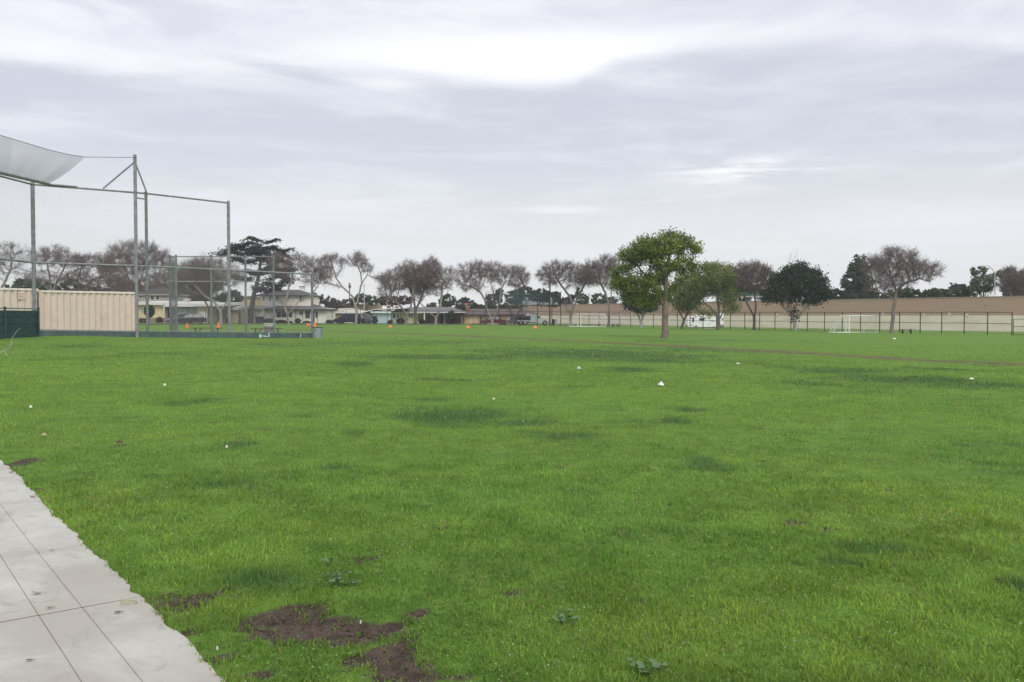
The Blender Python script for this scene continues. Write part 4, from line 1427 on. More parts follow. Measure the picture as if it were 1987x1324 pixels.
    def interp(A, t):
        i = np.clip(np.floor(t).astype(int), 0, len(A) - 2); f = (t - i)[:, None]
        return A[i] * (1 - f) + A[i + 1] * f
    Cc, Rr = interp(c_, tt), interp(r_, tt)
    v = np.linspace(0, 1, n_v + 1)
    G = Rr[:, None] * (1 - v)[None, :, None] + Cc[:, None] * v[None, :, None]
    sag = np.sin(np.pi * v)[None, :] * (0.10 + 0.04 * np.sin(tt * 2.2))[:, None]
    G[:, :, 2] -= sag
    G[:, :, 2] += 0.02 * np.sin(tt * 5)[:, None] * np.sin(np.pi * v)[None, :]
    P = np.concatenate([G[:-1].reshape(-1, 3), G[:, :-1].reshape(-1, 3)])
    Q = np.concatenate([G[1:].reshape(-1, 3), G[:, 1:].reshape(-1, 3)])
    V, Fq = seg_mesh(P, Q, 0.0029, 0.0029, 3)
    o = fast_mesh('mesh', V, Fq, 4, pm('net_cord', (0.30, 0.31, 0.33), rough=0.9), net)
    tag(o, kind='stuff')
    return pts


BSP = build_backstop()


def build_cage():
    """the small fenced players' bay behind the wing of the backstop"""
    q = [(330.5, 61.5), (342.5, 57.5), (410.5, 58.5), (477, 60.0), (531.5, 61.5)]
    pts = [xy(*p) for p in q]
    root = thing('players_cage', 'lower wire fence cage around the players\' benches', 'fence', (pts[2][0], pts[2][1], gz(*pts[2])))
    tp = [at(p, 498, d).z for p, d in q]
    md = [at(p, 546.6, d).z for p, d in q]
    for (x, y), t in zip(pts, tp):
        post(root, x, y, gz(x, y), t + 0.05, 0.07, GALV_G)
    for i in range(4):
        a, b = pts[i], pts[i + 1]
        MB().tube((*a, tp[i]), (*b, tp[i + 1]), 0.035).build('top_rail', GALV, root)
        MB().tube((*a, md[i]), (*b, md[i + 1]), 0.035).build('middle_rail', GALV, root)
        MB().tube((*a, gz(*a) + 0.12), (*b, gz(*b) + 0.12), 0.03).build('bottom_rail', GALV_G, root)
        chain_link('chain_link', a, b, gz(*a) + 0.05, gz(*b) + 0.05, tp[i], tp[i + 1], root, pitch=0.06, r=0.0022)


build_cage()


def container(label, pxa, da, pxb, db, zb, lift, vent=None):
    """corrugated steel container: long face from pixel column pxa to pxb"""
    a, b = Vector(xy(pxa, da)), Vector(xy(pxb, db))
    L = (b - a).length
    ang = math.atan2(b.y - a.y, b.x - a.x)
    H, W = 2.55 + lift, 2.44
    root = thing('shipping_container', label, 'container', (a.x, a.y, zb))
    M = Matrix.Translation((a.x, a.y, zb)) @ Matrix.Rotation(ang, 4, 'Z')
    cr = pm('container_paint', (0.70, 0.585, 0.495), rough=0.6, var=0.05, scale=1.2, stain=((0.42, 0.34, 0.27), 0.35, 1.3))
    def panel(x0, x1, y, flip):
        prof = []
        x = x0
        p = 0.36
        while x < x1 - 0.01:
            for f, dd in ((0.0, 0), (0.26, 0), (0.5, 1), (0.76, 1)):
                if x + f * p <= x1:
                    prof.append((x + f * p, y + dd * 0.075 * flip))
            x += p
        prof.append((x1, y))
        vs = [(px, py, 0.16) for px, py in prof] + [(px, py, H - 0.10) for px, py in prof]
        n = len(prof)
        return vs, [(i, i + 1, n + i + 1, n + i) for i in range(n - 1)]
    m = MB(M); m.add(*panel(0.16, L - 0.16, 0.03, 1)); m.build('side_panel', cr, root)
    m = MB(M); m.add(*panel(0.16, L - 0.16, W - 0.03, -1)); m.build('side_panel', cr, root)
    MB(M).box(0.03, 0.05, 0.1, W - 0.1, 0.1, H - 0.1).build('end_panel', cr, root)
    MB(M).box(L - 0.05, L - 0.03, 0.1, W - 0.1, 0.1, H - 0.1).build('end_panel', cr, root)
    for x in (0.0, L - 0.16):
        for yy in (0.0, W - 0.16):
            MB(M).box(x, x + 0.16, yy, yy + 0.16, 0.12, H - 0.12).build('corner_post', cr, root)
    for yy in (0.0, W - 0.10):
        MB(M).box(0, L, yy + .004, yy + 0.10, 0.0, 0.16).build('bottom_rail', cr, root)
    # the roof sheet rolls over the corrugations and shows as scallops along the edge
    sc = MB(M)
    x = 0.0
    while x < L - 0.2:
        sc.taper((x + 0.02, x + 0.34, -0.012, W + 0.012), H - 0.10, (x + 0.06, x + 0.30, 0.02, W - 0.02), H + 0.008)
        x += 0.36
    pal = pm('container_roof', (0.72, 0.66, 0.58), rough=0.6, var=0.08, scale=1.5)
    MB(M).box(0, L, 0.003, W - 0.003, H - 0.12, H - 0.03).build('top_rail', cr, root)
    sc.build('roof', pal, root)
    for x in (-0.01, L - 0.17):
        for yy in (-0.01, W - 0.15):
            for z in (0.0, H - 0.12):
                MB(M).box(x, x + 0.18, yy, yy + 0.16, z, z + 0.13).build('corner_casting', cr, root)
    if vent is not None:
        v = MB(M)
        for k in range(5):
            v.taper((vent, vent + 0.36, -0.035, 0.03), H - 0.62 + k * 0.09, (vent, vent + 0.36, 0.0, 0.03), H - 0.56 + k * 0.09)
        v.build('vent', cr, root)
    return root


container('right beige corrugated shipping container behind the backstop', 76, 51.0, 267, 55.0, 0.42, 0.10)
container('left beige shipping container with a small louvred vent', -118, 47.0, 72, 50.6, 0.42, 0.18, vent=3.9)


def build_bench(label, pxa, pxb, d, col, group):
    a, b = foot(pxa, d), foot(pxb, d + 0.5)
    L = (b - a).length
    ang = math.atan2(b.y - a.y, b.x - a.x)
    M = Matrix.Translation((a.x, a.y, min(a.z, b.z))) @ Matrix.Rotation(ang, 4, 'Z')
    root = thing('players_bench', label, 'bench', (a.x, a.y, min(a.z, b.z)), group)
    wd = pm('bench_wood' + str(col), col, rough=0.8, var=0.2, scale=4)
    dk = pm('bench_steel', (0.035, 0.032, 0.030), rough=0.6)
    for k in (0, 1):
        MB(M).box(0, L, k * 0.15, k * 0.15 + 0.135, 0.44, 0.49).build('plank', wd, root)
    for s in (0.15, 0.85):
        MB(M).box(s * L - 0.04, s * L + 0.04, 0.04, 0.24, -0.05, 0.438).build('leg', dk, root)
    for s, t in ((0.15, 0.36), (0.85, 0.64)):
        MB(M).bar((s * L, 0.14, 0.06), (t * L, 0.14, 0.43), 0.05, 0.05).build('brace', dk, root)
    return root


build_bench('left red-brown players\' bench inside the cage, orange cone behind it', 369, 431, 63.5, (0.115, 0.062, 0.042), 'players\' benches')
build_bench('right red-brown players\' bench beside the wire barrel', 486, 548, 62.8, (0.125, 0.060, 0.045), 'players\' benches')
build_bench('small dark bench by the fence right of the near goal frames', 1750, 1773, 97.0, (0.09, 0.075, 0.065), 'players\' benches')
build_bench('tiny dark bench by the fence right of the far goal frames', 1188, 1202, 139.0, (0.09, 0.075, 0.065), 'players\' benches')


def build_can(label, px, d, r, h, col, name, liner=False):
    b = foot(px, d)
    root = thing(name, label, 'trash can', b, 'trash cans')
    mt = pm('can_steel' + name, col, rough=0.5, var=0.15, scale=5, metal=0.4, stain=((0.16, 0.15, 0.14), 0.4, 4))
    m = MB()
    prof = [(r * 0.86, -0.03), (r * 0.87, 0.02), (r * 0.90, h * 0.33), (r * 0.925, h * 0.345), (r * 0.91, h * 0.36), (r * 0.945, h * 0.66), (r * 0.97, h * 0.675), (r * 0.955, h * 0.69), (r, h)]
    m.lathe(prof, b, 20)
    m.build('barrel', mt, root, smooth=False)
    MB().lathe([(r * 1.0, h - 0.03), (r * 1.06, h - 0.02), (r * 1.06, h + 0.015), (r * 0.93, h + 0.02)], b, 20).build('rim', pm('can_rim', (0.05, 0.055, 0.055), rough=0.5), root)
    if liner:
        MB().lathe([(r * 1.075, h * 0.74), (r * 1.10, h * 0.8), (r * 1.09, h + 0.03), (r * 0.90, h + 0.05), (r * 0.85, h)], b, 20).build('bag', pm('can_liner', (0.42, 0.45, 0.34), rough=0.6), root)
    for s in (-1, 1):
        MB().path([(b.x + s * r * 0.97, b.y, b.z + h * 0.72), (b.x + s * r * 1.12, b.y, b.z + h * 0.74), (b.x + s * r * 1.12, b.y, b.z + h * 0.84), (b.x + s * r * 0.98, b.y, b.z + h * 0.86)], 0.012, 5).build('handle', mt, root)
    return root


build_can('grey metal trash can at the right end of the backstop', 615.8, 54.6, 0.325, 0.70, (0.30, 0.34, 0.36), 'trash_can')
build_can('lined steel barrel behind the wire by the right players\' bench', 522.5, 65.0, 0.40, 0.80, (0.24, 0.24, 0.26), 'steel_barrel', liner=True)


def line_fence(label, name, A, B, n, height, r, parent_label=None, rails=(1.0, 0.5), wire=0.0022, pitch=0.09, extra=None):
    """post and rail chain-link fence from A to B (x, y)"""
    A, B = Vector(A), Vector(B)
    mid = (A + B) / 2
    root = thing(name, label, 'fence', (mid.x, mid.y, gz(mid.x, mid.y)))
    P = [A + (B - A) * i / n for i in range(n + 1)]
    for p in P:
        post(root, p.x, p.y, gz(p.x, p.y), gz(p.x, p.y) + height, r, DKPIPE, n=6, cap=False)
    for f in rails:
        for p, q in zip(P[:-1], P[1:]):
            MB().tube((p.x, p.y, gz(p.x, p.y) + height * f - (0.03 if f == 1.0 else 0)), (q.x, q.y, gz(q.x, q.y) + height * f - (0.03 if f == 1.0 else 0)), r * 0.62, n=6, caps=False).build('rail', DKPIPE, root)
    for p, q in zip(P[:-1], P[1:]):
        chain_link('chain_link', p, q, gz(p.x, p.y) + 0.05, gz(q.x, q.y) + 0.05, gz(p.x, p.y) + height, gz(q.x, q.y) + height, root, pitch=pitch, r=wire, mat=DKWIRE)
    return root


FA, FB = xy(1088, 152), xy(1964, 91.6)
RF = line_fence('long dark chain-link fence along the wall on the right', 'boundary_fence', FA, FB, 30, 2.46, 0.055, wire=0.0011, pitch=0.14)
# gate bay at the right end
_fd = (Vector(FB) - Vector(FA)).normalized()
g0 = Vector(FB)
g1 = g0 + _fd * 1.45
GT = thing('fence_gate', 'narrow dark pipe gate at the right end of the fence', 'gate', (g0.x, g0.y, gz(g0.x, g0.y)))
for t in (0.10, 0.90):
    p = g0 + (g1 - g0) * t
    MB().tube((p.x, p.y, gz(p.x, p.y) + 0.05), (p.x, p.y, gz(p.x, p.y) + 1.75), 0.035, n=6).build('stile', DKPIPE, GT)
for z in (1.72, 0.95, 0.10):
    p, q = g0 + (g1 - g0) * 0.10, g0 + (g1 - g0) * 0.90
    MB().tube((p.x, p.y, gz(p.x, p.y) + z), (q.x, q.y, gz(q.x, q.y) + z), 0.03, n=6).build('rail', DKPIPE, GT)
TP = thing('corner_post', 'taller dark pipe post at the right edge beside the gate', 'post', (g1.x, g1.y, gz(g1.x, g1.y)))
post(TP, g1.x, g1.y, gz(g1.x, g1.y), at(1983, 580, 89).z, 0.07, DKPIPE, 'pipe')
e_ = g1 + _fd * 4
MB().tube((g1.x, g1.y, at(1983, 583, 89).z), (e_.x, e_.y, at(1983, 583, 89).z), 0.045, n=6).build('top_rail', DKPIPE, TP)
MB().tube((g1.x, g1.y, gz(g1.x, g1.y) + 1.25), (e_.x, e_.y, gz(e_.x, e_.y) + 1.25), 0.04, n=6).build('middle_rail', DKPIPE, TP)

LA, LB = xy(330, 117.5), xy(940, 150)
line_fence('thin dark fence posts along the street at the far side of the field', 'street_fence', LA, LB, 22, 2.35, 0.038, rails=(1.0,), wire=0.0014, pitch=0.16)


def build_far_backstop():
    px = [943, 968, 991, 1013, 1043, 1071, 1088]
    ds = [151, 152, 153, 153.5, 153.5, 153, 152.5]
    pts = [xy(p, d) for p, d in zip(px, ds)]
    root = thing('far_backstop', 'tall dark backstop with a tattered green windscreen at the far side', 'backstop', (pts[3][0], pts[3][1], gz(*pts[3])))
    H = at(1043, 567, 153.5).z
    for i, (x, y) in enumerate(pts):
        post(root, x, y, gz(x, y), H if i > 0 else H - 0.2, 0.085 if i in (0, 3) else 0.07, DKPIPE, n=7, cap=False)
    scr = bpy.data.materials.new('windscreen_cloth'); scr.use_nodes = True
    t = NT(scr.node_tree)
    bs = t.n['Principled BSDF']; bs.inputs['Base Color'].default_value = (0.030, 0.060, 0.055, 1); bs.inputs['Roughness'].default_value = 0.9
    tr = t.node('ShaderNodeBsdfTransparent'); mx = t.node('ShaderNodeMixShader'); mx.inputs[0].default_value = 0.72
    t.l.new(tr.outputs[0], mx.inputs[1]); t.l.new(bs.outputs[0], mx.inputs[2]); t.l.new(mx.outputs[0], t.n['Material Output'].inputs[0])
    g = random.Random(4)
    for i in range(len(pts) - 1):
        a, b = pts[i], pts[i + 1]
        for z in (H - 0.05, at(1043, 605, 153.5).z, at(1043, 583, 153.5).z):
            MB().tube((*a, z), (*b, z), 0.04, n=6, caps=False).build('rail', DKPIPE, root)
        chain_link('chain_link', a, b, gz(*a) + 0.05, gz(*b) + 0.05, H - 0.05, H - 0.05, root, pitch=0.16, r=0.0022, mat=DKWIRE)
        if i >= 2:
            # cloth with a ragged lower hem
            zt, zb = H - 0.08, at(1043, 593, 153.5).z
            n = 14
            vs, fs = [], []
            for k in range(n + 1):
                f = k / n
                x = a[0] + (b[0] - a[0]) * f; y = a[1] + (b[1] - a[1]) * f - 0.12
                vs += [(x, y, zt), (x, y + 0.02, (zt + zb) / 2), (x, y, zb - g.uniform(0.0, 0.28) * (1 if g.random() < 0.6 else 0.2))]
            for k in range(n):
                for j in (0, 1):
                    q = k * 3 + j
                    fs.append((q, q + 1, q + 4, q + 3))
            m = MB(); m.add(vs, fs); m.build('windscreen', scr, root)
            rg = MB()
            for k in range(16):
                f = g.random()
                x = a[0] + (b[0] - a[0]) * f; y = a[1] + (b[1] - a[1]) * f - 0.10
                l = g.uniform(0.1, 0.45)
                rg.taper((x - .05, x + .05, y - .02, y + .02), zb - l, (x - .12, x + .12, y - .03, y + .03), zb + 0.12)
            rg.build('tatters', pm('tatters', (0.09, 0.065, 0.045), var=0.3), root)


build_far_backstop()
x_, y_ = xy(1067, 150.5)
LP = thing('light_pole', 'tall dark wooden pole standing at the far backstop', 'pole', (x_, y_, gz(x_, y_)))
MB().tube((x_, y_, gz(x_, y_) - 0.3), (x_, y_, at(1067, 518, 150.5).z), 0.15, 0.10, 9).build('shaft', pm('pole_wood', (0.075, 0.058, 0.048), var=0.25), LP)
MB().box(x_ + 0.12, x_ + 0.30, y_ - 0.2, y_ - 0.1, at(1067, 591, 150).z, at(1067, 577, 150).z).build('plate', pm('pale_plate', (0.55, 0.58, 0.60)), LP)


# ------------------------------------------------------------------ the long wall
def wall_material():
    m = bpy.data.materials.new('sound_wall_block')
    m.use_nodes = True
    t = NT(m.node_tree)
    bs = t.n['Principled BSDF']
    bs.inputs['Roughness'].default_value = 0.92
    bs.inputs['Specular IOR Level'].default_value = 0.15
    tc = t.node('ShaderNodeTexCoord')
    uv = t.node('ShaderNodeUVMap', uv_map='run')
    bk = t.node('ShaderNodeTexBrick')
    t.l.new(uv.outputs[0], bk.inputs['Vector'])
    bk.inputs['Color1'].default_value = (0.470, 0.322, 0.245, 1)
    bk.inputs['Color2'].default_value = (0.510, 0.352, 0.268, 1)
    bk.inputs['Mortar'].default_value = (0.41, 0.29, 0.22, 1)
    bk.inputs['Scale'].default_value = 1.0
    bk.inputs['Mortar Size'].default_value = 0.012
    bk.inputs['Brick Width'].default_value = 0.4
    bk.inputs['Row Height'].default_value = 0.2
    n = t.noise(tc.outputs['Object'], 0.25, 5, 0.6)
    c = t.mix(t.ramp(n, 0.3, 0.7, 0, 0.5), bk.outputs[0], (0.45, 0.33, 0.26))
    t.l.new(c, bs.inputs['Base Color'])
    return m


def paint_material():
    """the wall's lower courses: cover-up paint in many slightly different creams"""
    m = bpy.data.materials.new('patched_cream_paint')
    m.use_nodes = True
    t = NT(m.node_tree)
    bs = t.n['Principled BSDF']
    bs.inputs['Roughness'].default_value = 0.9
    bs.inputs['Specular IOR Level'].default_value = 0.15
    uv = t.node('ShaderNodeUVMap', uv_map='run')
    def pat(w, h, off, seedshift, c1, c2):
        bk = t.node('ShaderNodeTexBrick')
        v = t.vmath('ADD', uv.outputs[0], (seedshift, off, 0))
        t.l.new(v, bk.inputs['Vector'])
        bk.offset = 0.37
        bk.inputs['Color1'].default_value = (*c1, 1); bk.inputs['Color2'].default_value = (*c2, 1)
        bk.inputs['Mortar'].default_value = (*[(a + b) / 2 for a, b in zip(c1, c2)], 1)
        bk.inputs['Mortar Size'].default_value = 0.0
        bk.inputs['Scale'].default_value = 1.0
        bk.inputs['Brick Width'].default_value = w; bk.inputs['Row Height'].default_value = h
        return bk.outputs[0]
    a = pat(2.7, 1.05, 0.3, 3.1, (0.78, 0.68, 0.53), (0.88, 0.82, 0.70))
    b = pat(1.6, 0.85, 0.1, 17.7, (0.88, 0.82, 0.69), (0.66, 0.59, 0.48))
    d = pat(5.3, 2.4, 0.7, 7.7, (0.82, 0.71, 0.55), (0.87, 0.81, 0.72))
    tc = t.node('ShaderNodeTexCoord')
    c = t.mix(0.33, t.mix(0.45, a, b), d)
    st = t.noise(tc.outputs['Object'], 0.9, 6, 0.7, 0.6)
    c = t.mix(t.ramp(st, 0.55, 0.8, 0, 0.35), c, (0.40, 0.33, 0.25))
    sp = t.node('ShaderNodeSeparateXYZ'); t.l.new(uv.outputs[0], sp.inputs[0])
    low = t.math('ADD', sp.outputs[1], t.math('MULTIPLY', st, 0.35))
    c = t.mix(t.ramp(low, 0.28, 0.50, 0.6, 0), c, (0.36, 0.33, 0.28))
    t.l.new(c, bs.inputs['Base Color'])
    return m


def strip_wall(name, pts, z0, z1, th, mat, parent, z0f=None):
    """thick vertical wall along a polyline with a 'run' UV in metres"""
    vs, fs, uvs = [], [], []
    run = 0.0
    prev = None
    off = woff(parent)
    nr = (Vector(pts[-1]) - Vector(pts[0])).normalized()
    n = Vector((-nr.y, nr.x))
    if n.y < 0: n = -n
    ring = []
    for p in pts:
        p = Vector(p)
        if prev is not None: run += (p - prev).length
        prev = p
        zb = z0 if z0f is None else z0f(p)
        ring.append((p, run, zb))
    k = 0
    for p, rn, zb in ring:
        q = p + n * th
        vs += [(p.x, p.y, zb), (p.x, p.y, z1), (q.x, q.y, z1), (q.x, q.y, zb)]
    me = bpy.data.meshes.new(name)
    for i in range(len(ring) - 1):
        a, b = i * 4, i * 4 + 4
        fs += [(a, b, b + 1, a + 1), (a + 1, b + 1, b + 2, a + 2), (a + 2, b + 2, b + 3, a + 3)]
    fs += [(0, 1, 2, 3), tuple(len(vs) - 4 + j for j in (3, 2, 1, 0))]
    me.from_pydata([(x - off.x, y - off.y, z - off.z) for x, y, z in vs], [], fs)
    uv = me.uv_layers.new(name='run')
    for poly in me.polygons:
        for li, vi in zip(poly.loop_indices, poly.vertices):
            x, y, z = vs[vi]
            rn = ring[vi // 4][1]
            base = ring[vi // 4][2]
            uv.data[li].uv = (rn, z - base)
    me.update()
    return link(name, me, mat, parent)


def build_wall():
    a, b = Vector((-15.9, 236.0)), Vector((80.0, 92.8))
    d = (b - a).normalized(); L = (b - a).length
    n = Vector((-d.y, d.x))
    if n.y < 0: n = -n
    k = int(L / 5)
    pts = [a + (b - a) * i / k for i in range(k + 1)]
    root = thing('boundary_wall', 'long brown block wall with patched cream paint on its lower half', 'wall', (pts[k // 2].x, pts[k // 2].y, gz(pts[k // 2].x, pts[k // 2].y)))
    top = 4.10
    split = 1.66
    strip_wall('block_wall', pts, -1.0, top, 0.25, wall_material(), root)
    pp = [p - n * 0.004 for p in pts]
    strip_wall('painted_face', pp, -1.0, split, 0.003, paint_material(), root, z0f=lambda p: gz(p.x, p.y) - 0.15)
    cap = strip_wall('coping', [p - n * 0.06 for p in pts], top, top + 0.11, 0.37, pm('coping_block', (0.33, 0.29, 0.25), var=0.12, scale=1.0), root)
    pl = pm('pale_wall_plate', (0.66, 0.64, 0.58), rough=0.6)
    def on_wall(px, py):
        lo, hi = 60.0, 260.0
        for _ in range(50):
            m = (lo + hi) / 2
            p = at(px, py, m)
            if (p.x - a.x) * n.x + (p.y - a.y) * n.y < -0.05: lo = m
            else: hi = m
        return at(px, py, lo)
    for px, py, w, h in ((1183, 610, .5, .5), (1204, 610, .5, .5), (1225, 610, .5, .5), (1508, 612, .35, .4), (1713, 609.5, .35, .35), (1793, 610.5, .3, .3), (1842, 610, .4, .4), (1876, 611.5, .4, .3), (1107, 611, .35, .4), (1952, 627, .25, .3)):
        p = on_wall(px, py)
        m = MB()
        m.bar(p - Vector((d.x, d.y, 0)) * w / 2, p + Vector((d.x, d.y, 0)) * w / 2, 0.06, h)
        m.build('wall_plate', pl, root)
    dk = pm('wall_drain', (0.05, 0.045, 0.04))
    for px, py in ((1573, 639), (1585, 638), (1676, 641), (1830, 643), (1884, 643.5), (1945, 645), (1776, 640), (1912, 593), (1447, 634)):
        p = on_wall(px, py)
        MB().tube(p, p - Vector((n.x, n.y, 0)) * 0.06, 0.07, n=8).build('weep_hole', dk, root)
    # ivy hanging over the top at the wall's far end
    g = np.random.default_rng(5)
    iv = thing('ivy', 'dark ivy spilling over the wall top behind the yellow house', 'ivy', (pts[0].x, pts[0].y, gz(pts[0].x, pts[0].y)))
    C = []
    for px0, px1, py0, py1, dd, nn in ((884, 990, 590, 604, 213, 5200), (930, 1010, 592, 601, 206, 2000)):
        p = g.uniform(px0, px1, nn); q = g.uniform(0, 1, nn) ** 0.8
        top_ = py0 + 2.0 * np.sin(p * 0.21) + 1.5 * np.sin(p * 0.53)
        yy = top_ + (py1 - top_) * q
        for s, t_ in zip(p, yy):
            v = at(s, t_, dd + g.uniform(-0.6, 0.6)); C.append((v.x, v.y, v.z))
    C = np.array(C)
    V, Fq = leaf_quads(C, 0.20, g)
    c = np.array([0.020, 0.038, 0.018]) + g.random((len(C), 1)) * np.array([0.04, 0.065, 0.025])
    fast_mesh('leaves', V, Fq, 4, leafmat('leaves', 0.5, 0.30), iv, np.repeat(c, 4, 0))
    m = MB()
    for k in range(9):
        p = at(890 + k * 13, 612, 212); q = at(888 + k * 13 + (k % 3) * 2, 593, 212)
        m.tube((p.x, p.y, gz(p.x, p.y)), q, 0.05, 0.02, 5)
    m.build('stems', bark('bark_far', (0.13, 0.11, 0.095), (0.08, 0.07, 0.06)), iv)


build_wall()


def far_wall():
    """stretch of the same brown wall seen behind the houses"""
    a, b = Vector(xy(640, 205)), Vector(xy(742, 208))
    pts = [a, (a + b) / 2, b]
    root = thing('far_wall', 'low stretch of brown block wall behind the tan and blue houses', 'wall', (pts[1].x, pts[1].y, gz(pts[1].x, pts[1].y)))
    strip_wall('block_wall', pts, -0.6, at(700, 591.5, 206).z, 0.3, MATS.get('x') or bpy.data.materials['sound_wall_block'], root)
    strip_wall('coping', [p - Vector((0, 0.06)) for p in pts], at(700, 591.5, 206).z, at(700, 591.5, 206).z + 0.12, 0.42, pm('coping_block', (0.33, 0.29, 0.25)), root)


far_wall()

# ------------------------------------------------------------------ street, houses, vehicles
def ribbon(name, A, B, w0, w1, dz, mat, label):
    A, B = Vector(A), Vector(B)
    d = (B - A).normalized()
    n = Vector((-d.y, d.x))
    if n.y < 0: n = -n
    vs, fs = [], []
    k = 40
    for i in range(k + 1):
        c = A + (B - A) * i / k
        for w in (w0, (w0 + w1) / 2, w1):
            p = c + n * w
            vs.append((p.x, p.y, gz(p.x, p.y) + dz))
    for i in range(k):
        for j in (0, 1):
            a = i * 3 + j
            fs.append((a, a + 3, a + 4, a + 1))
    m = MB(); m.add(vs, fs)
    return tag(m.build(name, mat), label, kind='structure')


_d = (Vector(LB) - Vector(LA)).normalized()
RA, RB = Vector(LA) - _d * 60, Vector(LB) + _d * 45
ASPH = pm('asphalt', (0.055, 0.055, 0.056), rough=0.9, var=0.2, scale=1.5)
ribbon('street', RA, RB, 5.0, 12.5, 0.03, ASPH, 'grey asphalt street in front of the houses')
ribbon('kerb', RA, RB, 4.75, 5.0, 0.10, pm('kerb_concrete', (0.42, 0.40, 0.37)), 'pale kerb along the near side of the street')
ribbon('far_sidewalk', RA, RB, 12.6, 14.2, 0.12, pm('kerb_concrete', (0.42, 0.40, 0.37)), 'pale sidewalk in front of the houses')
ribbon('alley', Vector(FA) - _fd * 4, Vector(FB) + _fd * 30, 1.2, 16, -0.02, pm('alley_dirt', (0.30, 0.27, 0.20), var=0.25, scale=0.6), 'pale bare alley between the fence and the long wall')
ribbon('driveway', xy(268, 129), xy(345, 132), 0.0, 2.2, 0.10, pm('drive_concrete', (0.55, 0.53, 0.49), var=0.06), 'pale concrete driveway before the yellow house')


class House:
    def __init__(s, name, label, px, d, cat='house', group='houses along the street'):
        s.b = foot(px, d)
        s.d = d
        s.root = thing(name, label, cat, s.b, group)

    def X(s, px, d=None): return at(px, HORIZON, d or s.d).x
    def Z(s, py, d=None): return at(CX, py, d or s.d).z

    def block(s, name, x0, x1, y0, y1, mat, depth=7, d=None, parent=None, down=False):
        """box whose front shows in the pixel rectangle; y1 None reaches the ground"""
        d = d or s.d
        zb = s.Z(y1, d) if y1 is not None else min(gz(s.X(x0, d), d), gz(s.X(x1, d), d)) - 0.3
        return MB().box(s.X(x0, d), s.X(x1, d), d, d + depth, zb, s.Z(y0, d)).build(name, mat, parent or s.root)

    def window(s, x0, x1, y0, y1, d=None, frame=None, pane=None, bars=1, parent=None):
        d = d or s.d
        X0, X1, Z0, Z1 = s.X(x0, d), s.X(x1, d), s.Z(y1, d), s.Z(y0, d)
        t = min(0.09, (X1 - X0) * 0.15)
        m = MB()
        m.box(X0, X0 + t, d - 0.05, d, Z0, Z1); m.box(X1 - t, X1, d - 0.05, d, Z0, Z1)
        m.box(X0 + t, X1 - t, d - 0.05, d, Z1 - t, Z1); m.box(X0 + t, X1 - t, d - 0.06, d, Z0, Z0 + t)
        for k in range(bars):
            xm = X0 + (X1 - X0) * (k + 1) / (bars + 1)
            m.box(xm - 0.03, xm + 0.03, d - 0.045, d, Z0 + t, Z1 - t)
        w = m.build('window', frame or WHITE, parent or s.root)
        MB().box(X0 + t, X1 - t, d - 0.02, d - 0.001, Z0 + t, Z1 - t).build('pane', pane or glass(), w)
        return w

    def door(s, x0, x1, y0, y1, mat, d=None, name='door', panels=0):
        d = d or s.d
        X0, X1, Z0, Z1 = s.X(x0, d), s.X(x1, d), s.Z(y1, d), s.Z(y0, d)
        o = MB().box(X0, X1, d - 0.04, d, Z0, Z1).build(name, mat, s.root)
        for k in range(panels):
            h = (Z1 - Z0) / panels
            MB().box(X0 + 0.06, X1 - 0.06, d - 0.06, d - 0.04, Z0 + k * h + 0.05, Z0 + (k + 1) * h - 0.05).build('panel', mat, o)
        return o

    def hip(s, x0, x1, y0, y1, mat, depth=8, over=0.5, inset=2.5, d=None, fascia=None, name='roof'):
        d = d or s.d
        X0, X1 = s.X(x0, d), s.X(x1, d)
        z0, z1 = s.Z(y1, d), s.Z(y0, d + depth / 2)
        r = MB().hip(X0, X1, d - over, d + depth + over, z0, z1, inset).build(name, mat, s.root)
        if fascia:
            MB().box(X0 + .03, X1 - .03, d - over + 0.03, d + depth + over - .03, z0 - 0.20, z0 - 0.004).build('fascia', fascia, r)
        return r

    def flat(s, x0, x1, y0, y1, mat, depth=8, over=0.5, d=None, name='roof', rise=0.0):
        """low sloped slab roof: front edge between y0 and y1, rising to the back"""
        d = d or s.d
        X0, X1 = s.X(x0, d), s.X(x1, d)
        z0, z1 = s.Z(y1, d - over), s.Z(y0, d - over)
        m = MB()
        m.prism([(d - over, z0), (d + depth, z0 + rise), (d + depth, z1 + rise), (d - over, z1)], 'x', X0, X1)
        return m.build(name, mat, s.root)

    def chimney(s, x0, x1, y0, y1, mat, d=None, depth=0.8, cap=None):
        d = d or s.d + 3
        X0, X1 = s.X(x0, d), s.X(x1, d)
        m = MB().box(X0, X1, d, d + depth, s.Z(y1, d) - 0.8, s.Z(y0, d))
        o = m.build('chimney', mat, s.root)
        MB().box(X0 - 0.08, X1 + 0.08, d - 0.08, d + depth + 0.08, s.Z(y0, d), s.Z(y0, d) + 0.12).build('cap', cap or pm('chimney_cap', (0.45, 0.43, 0.40)), o)
        return o


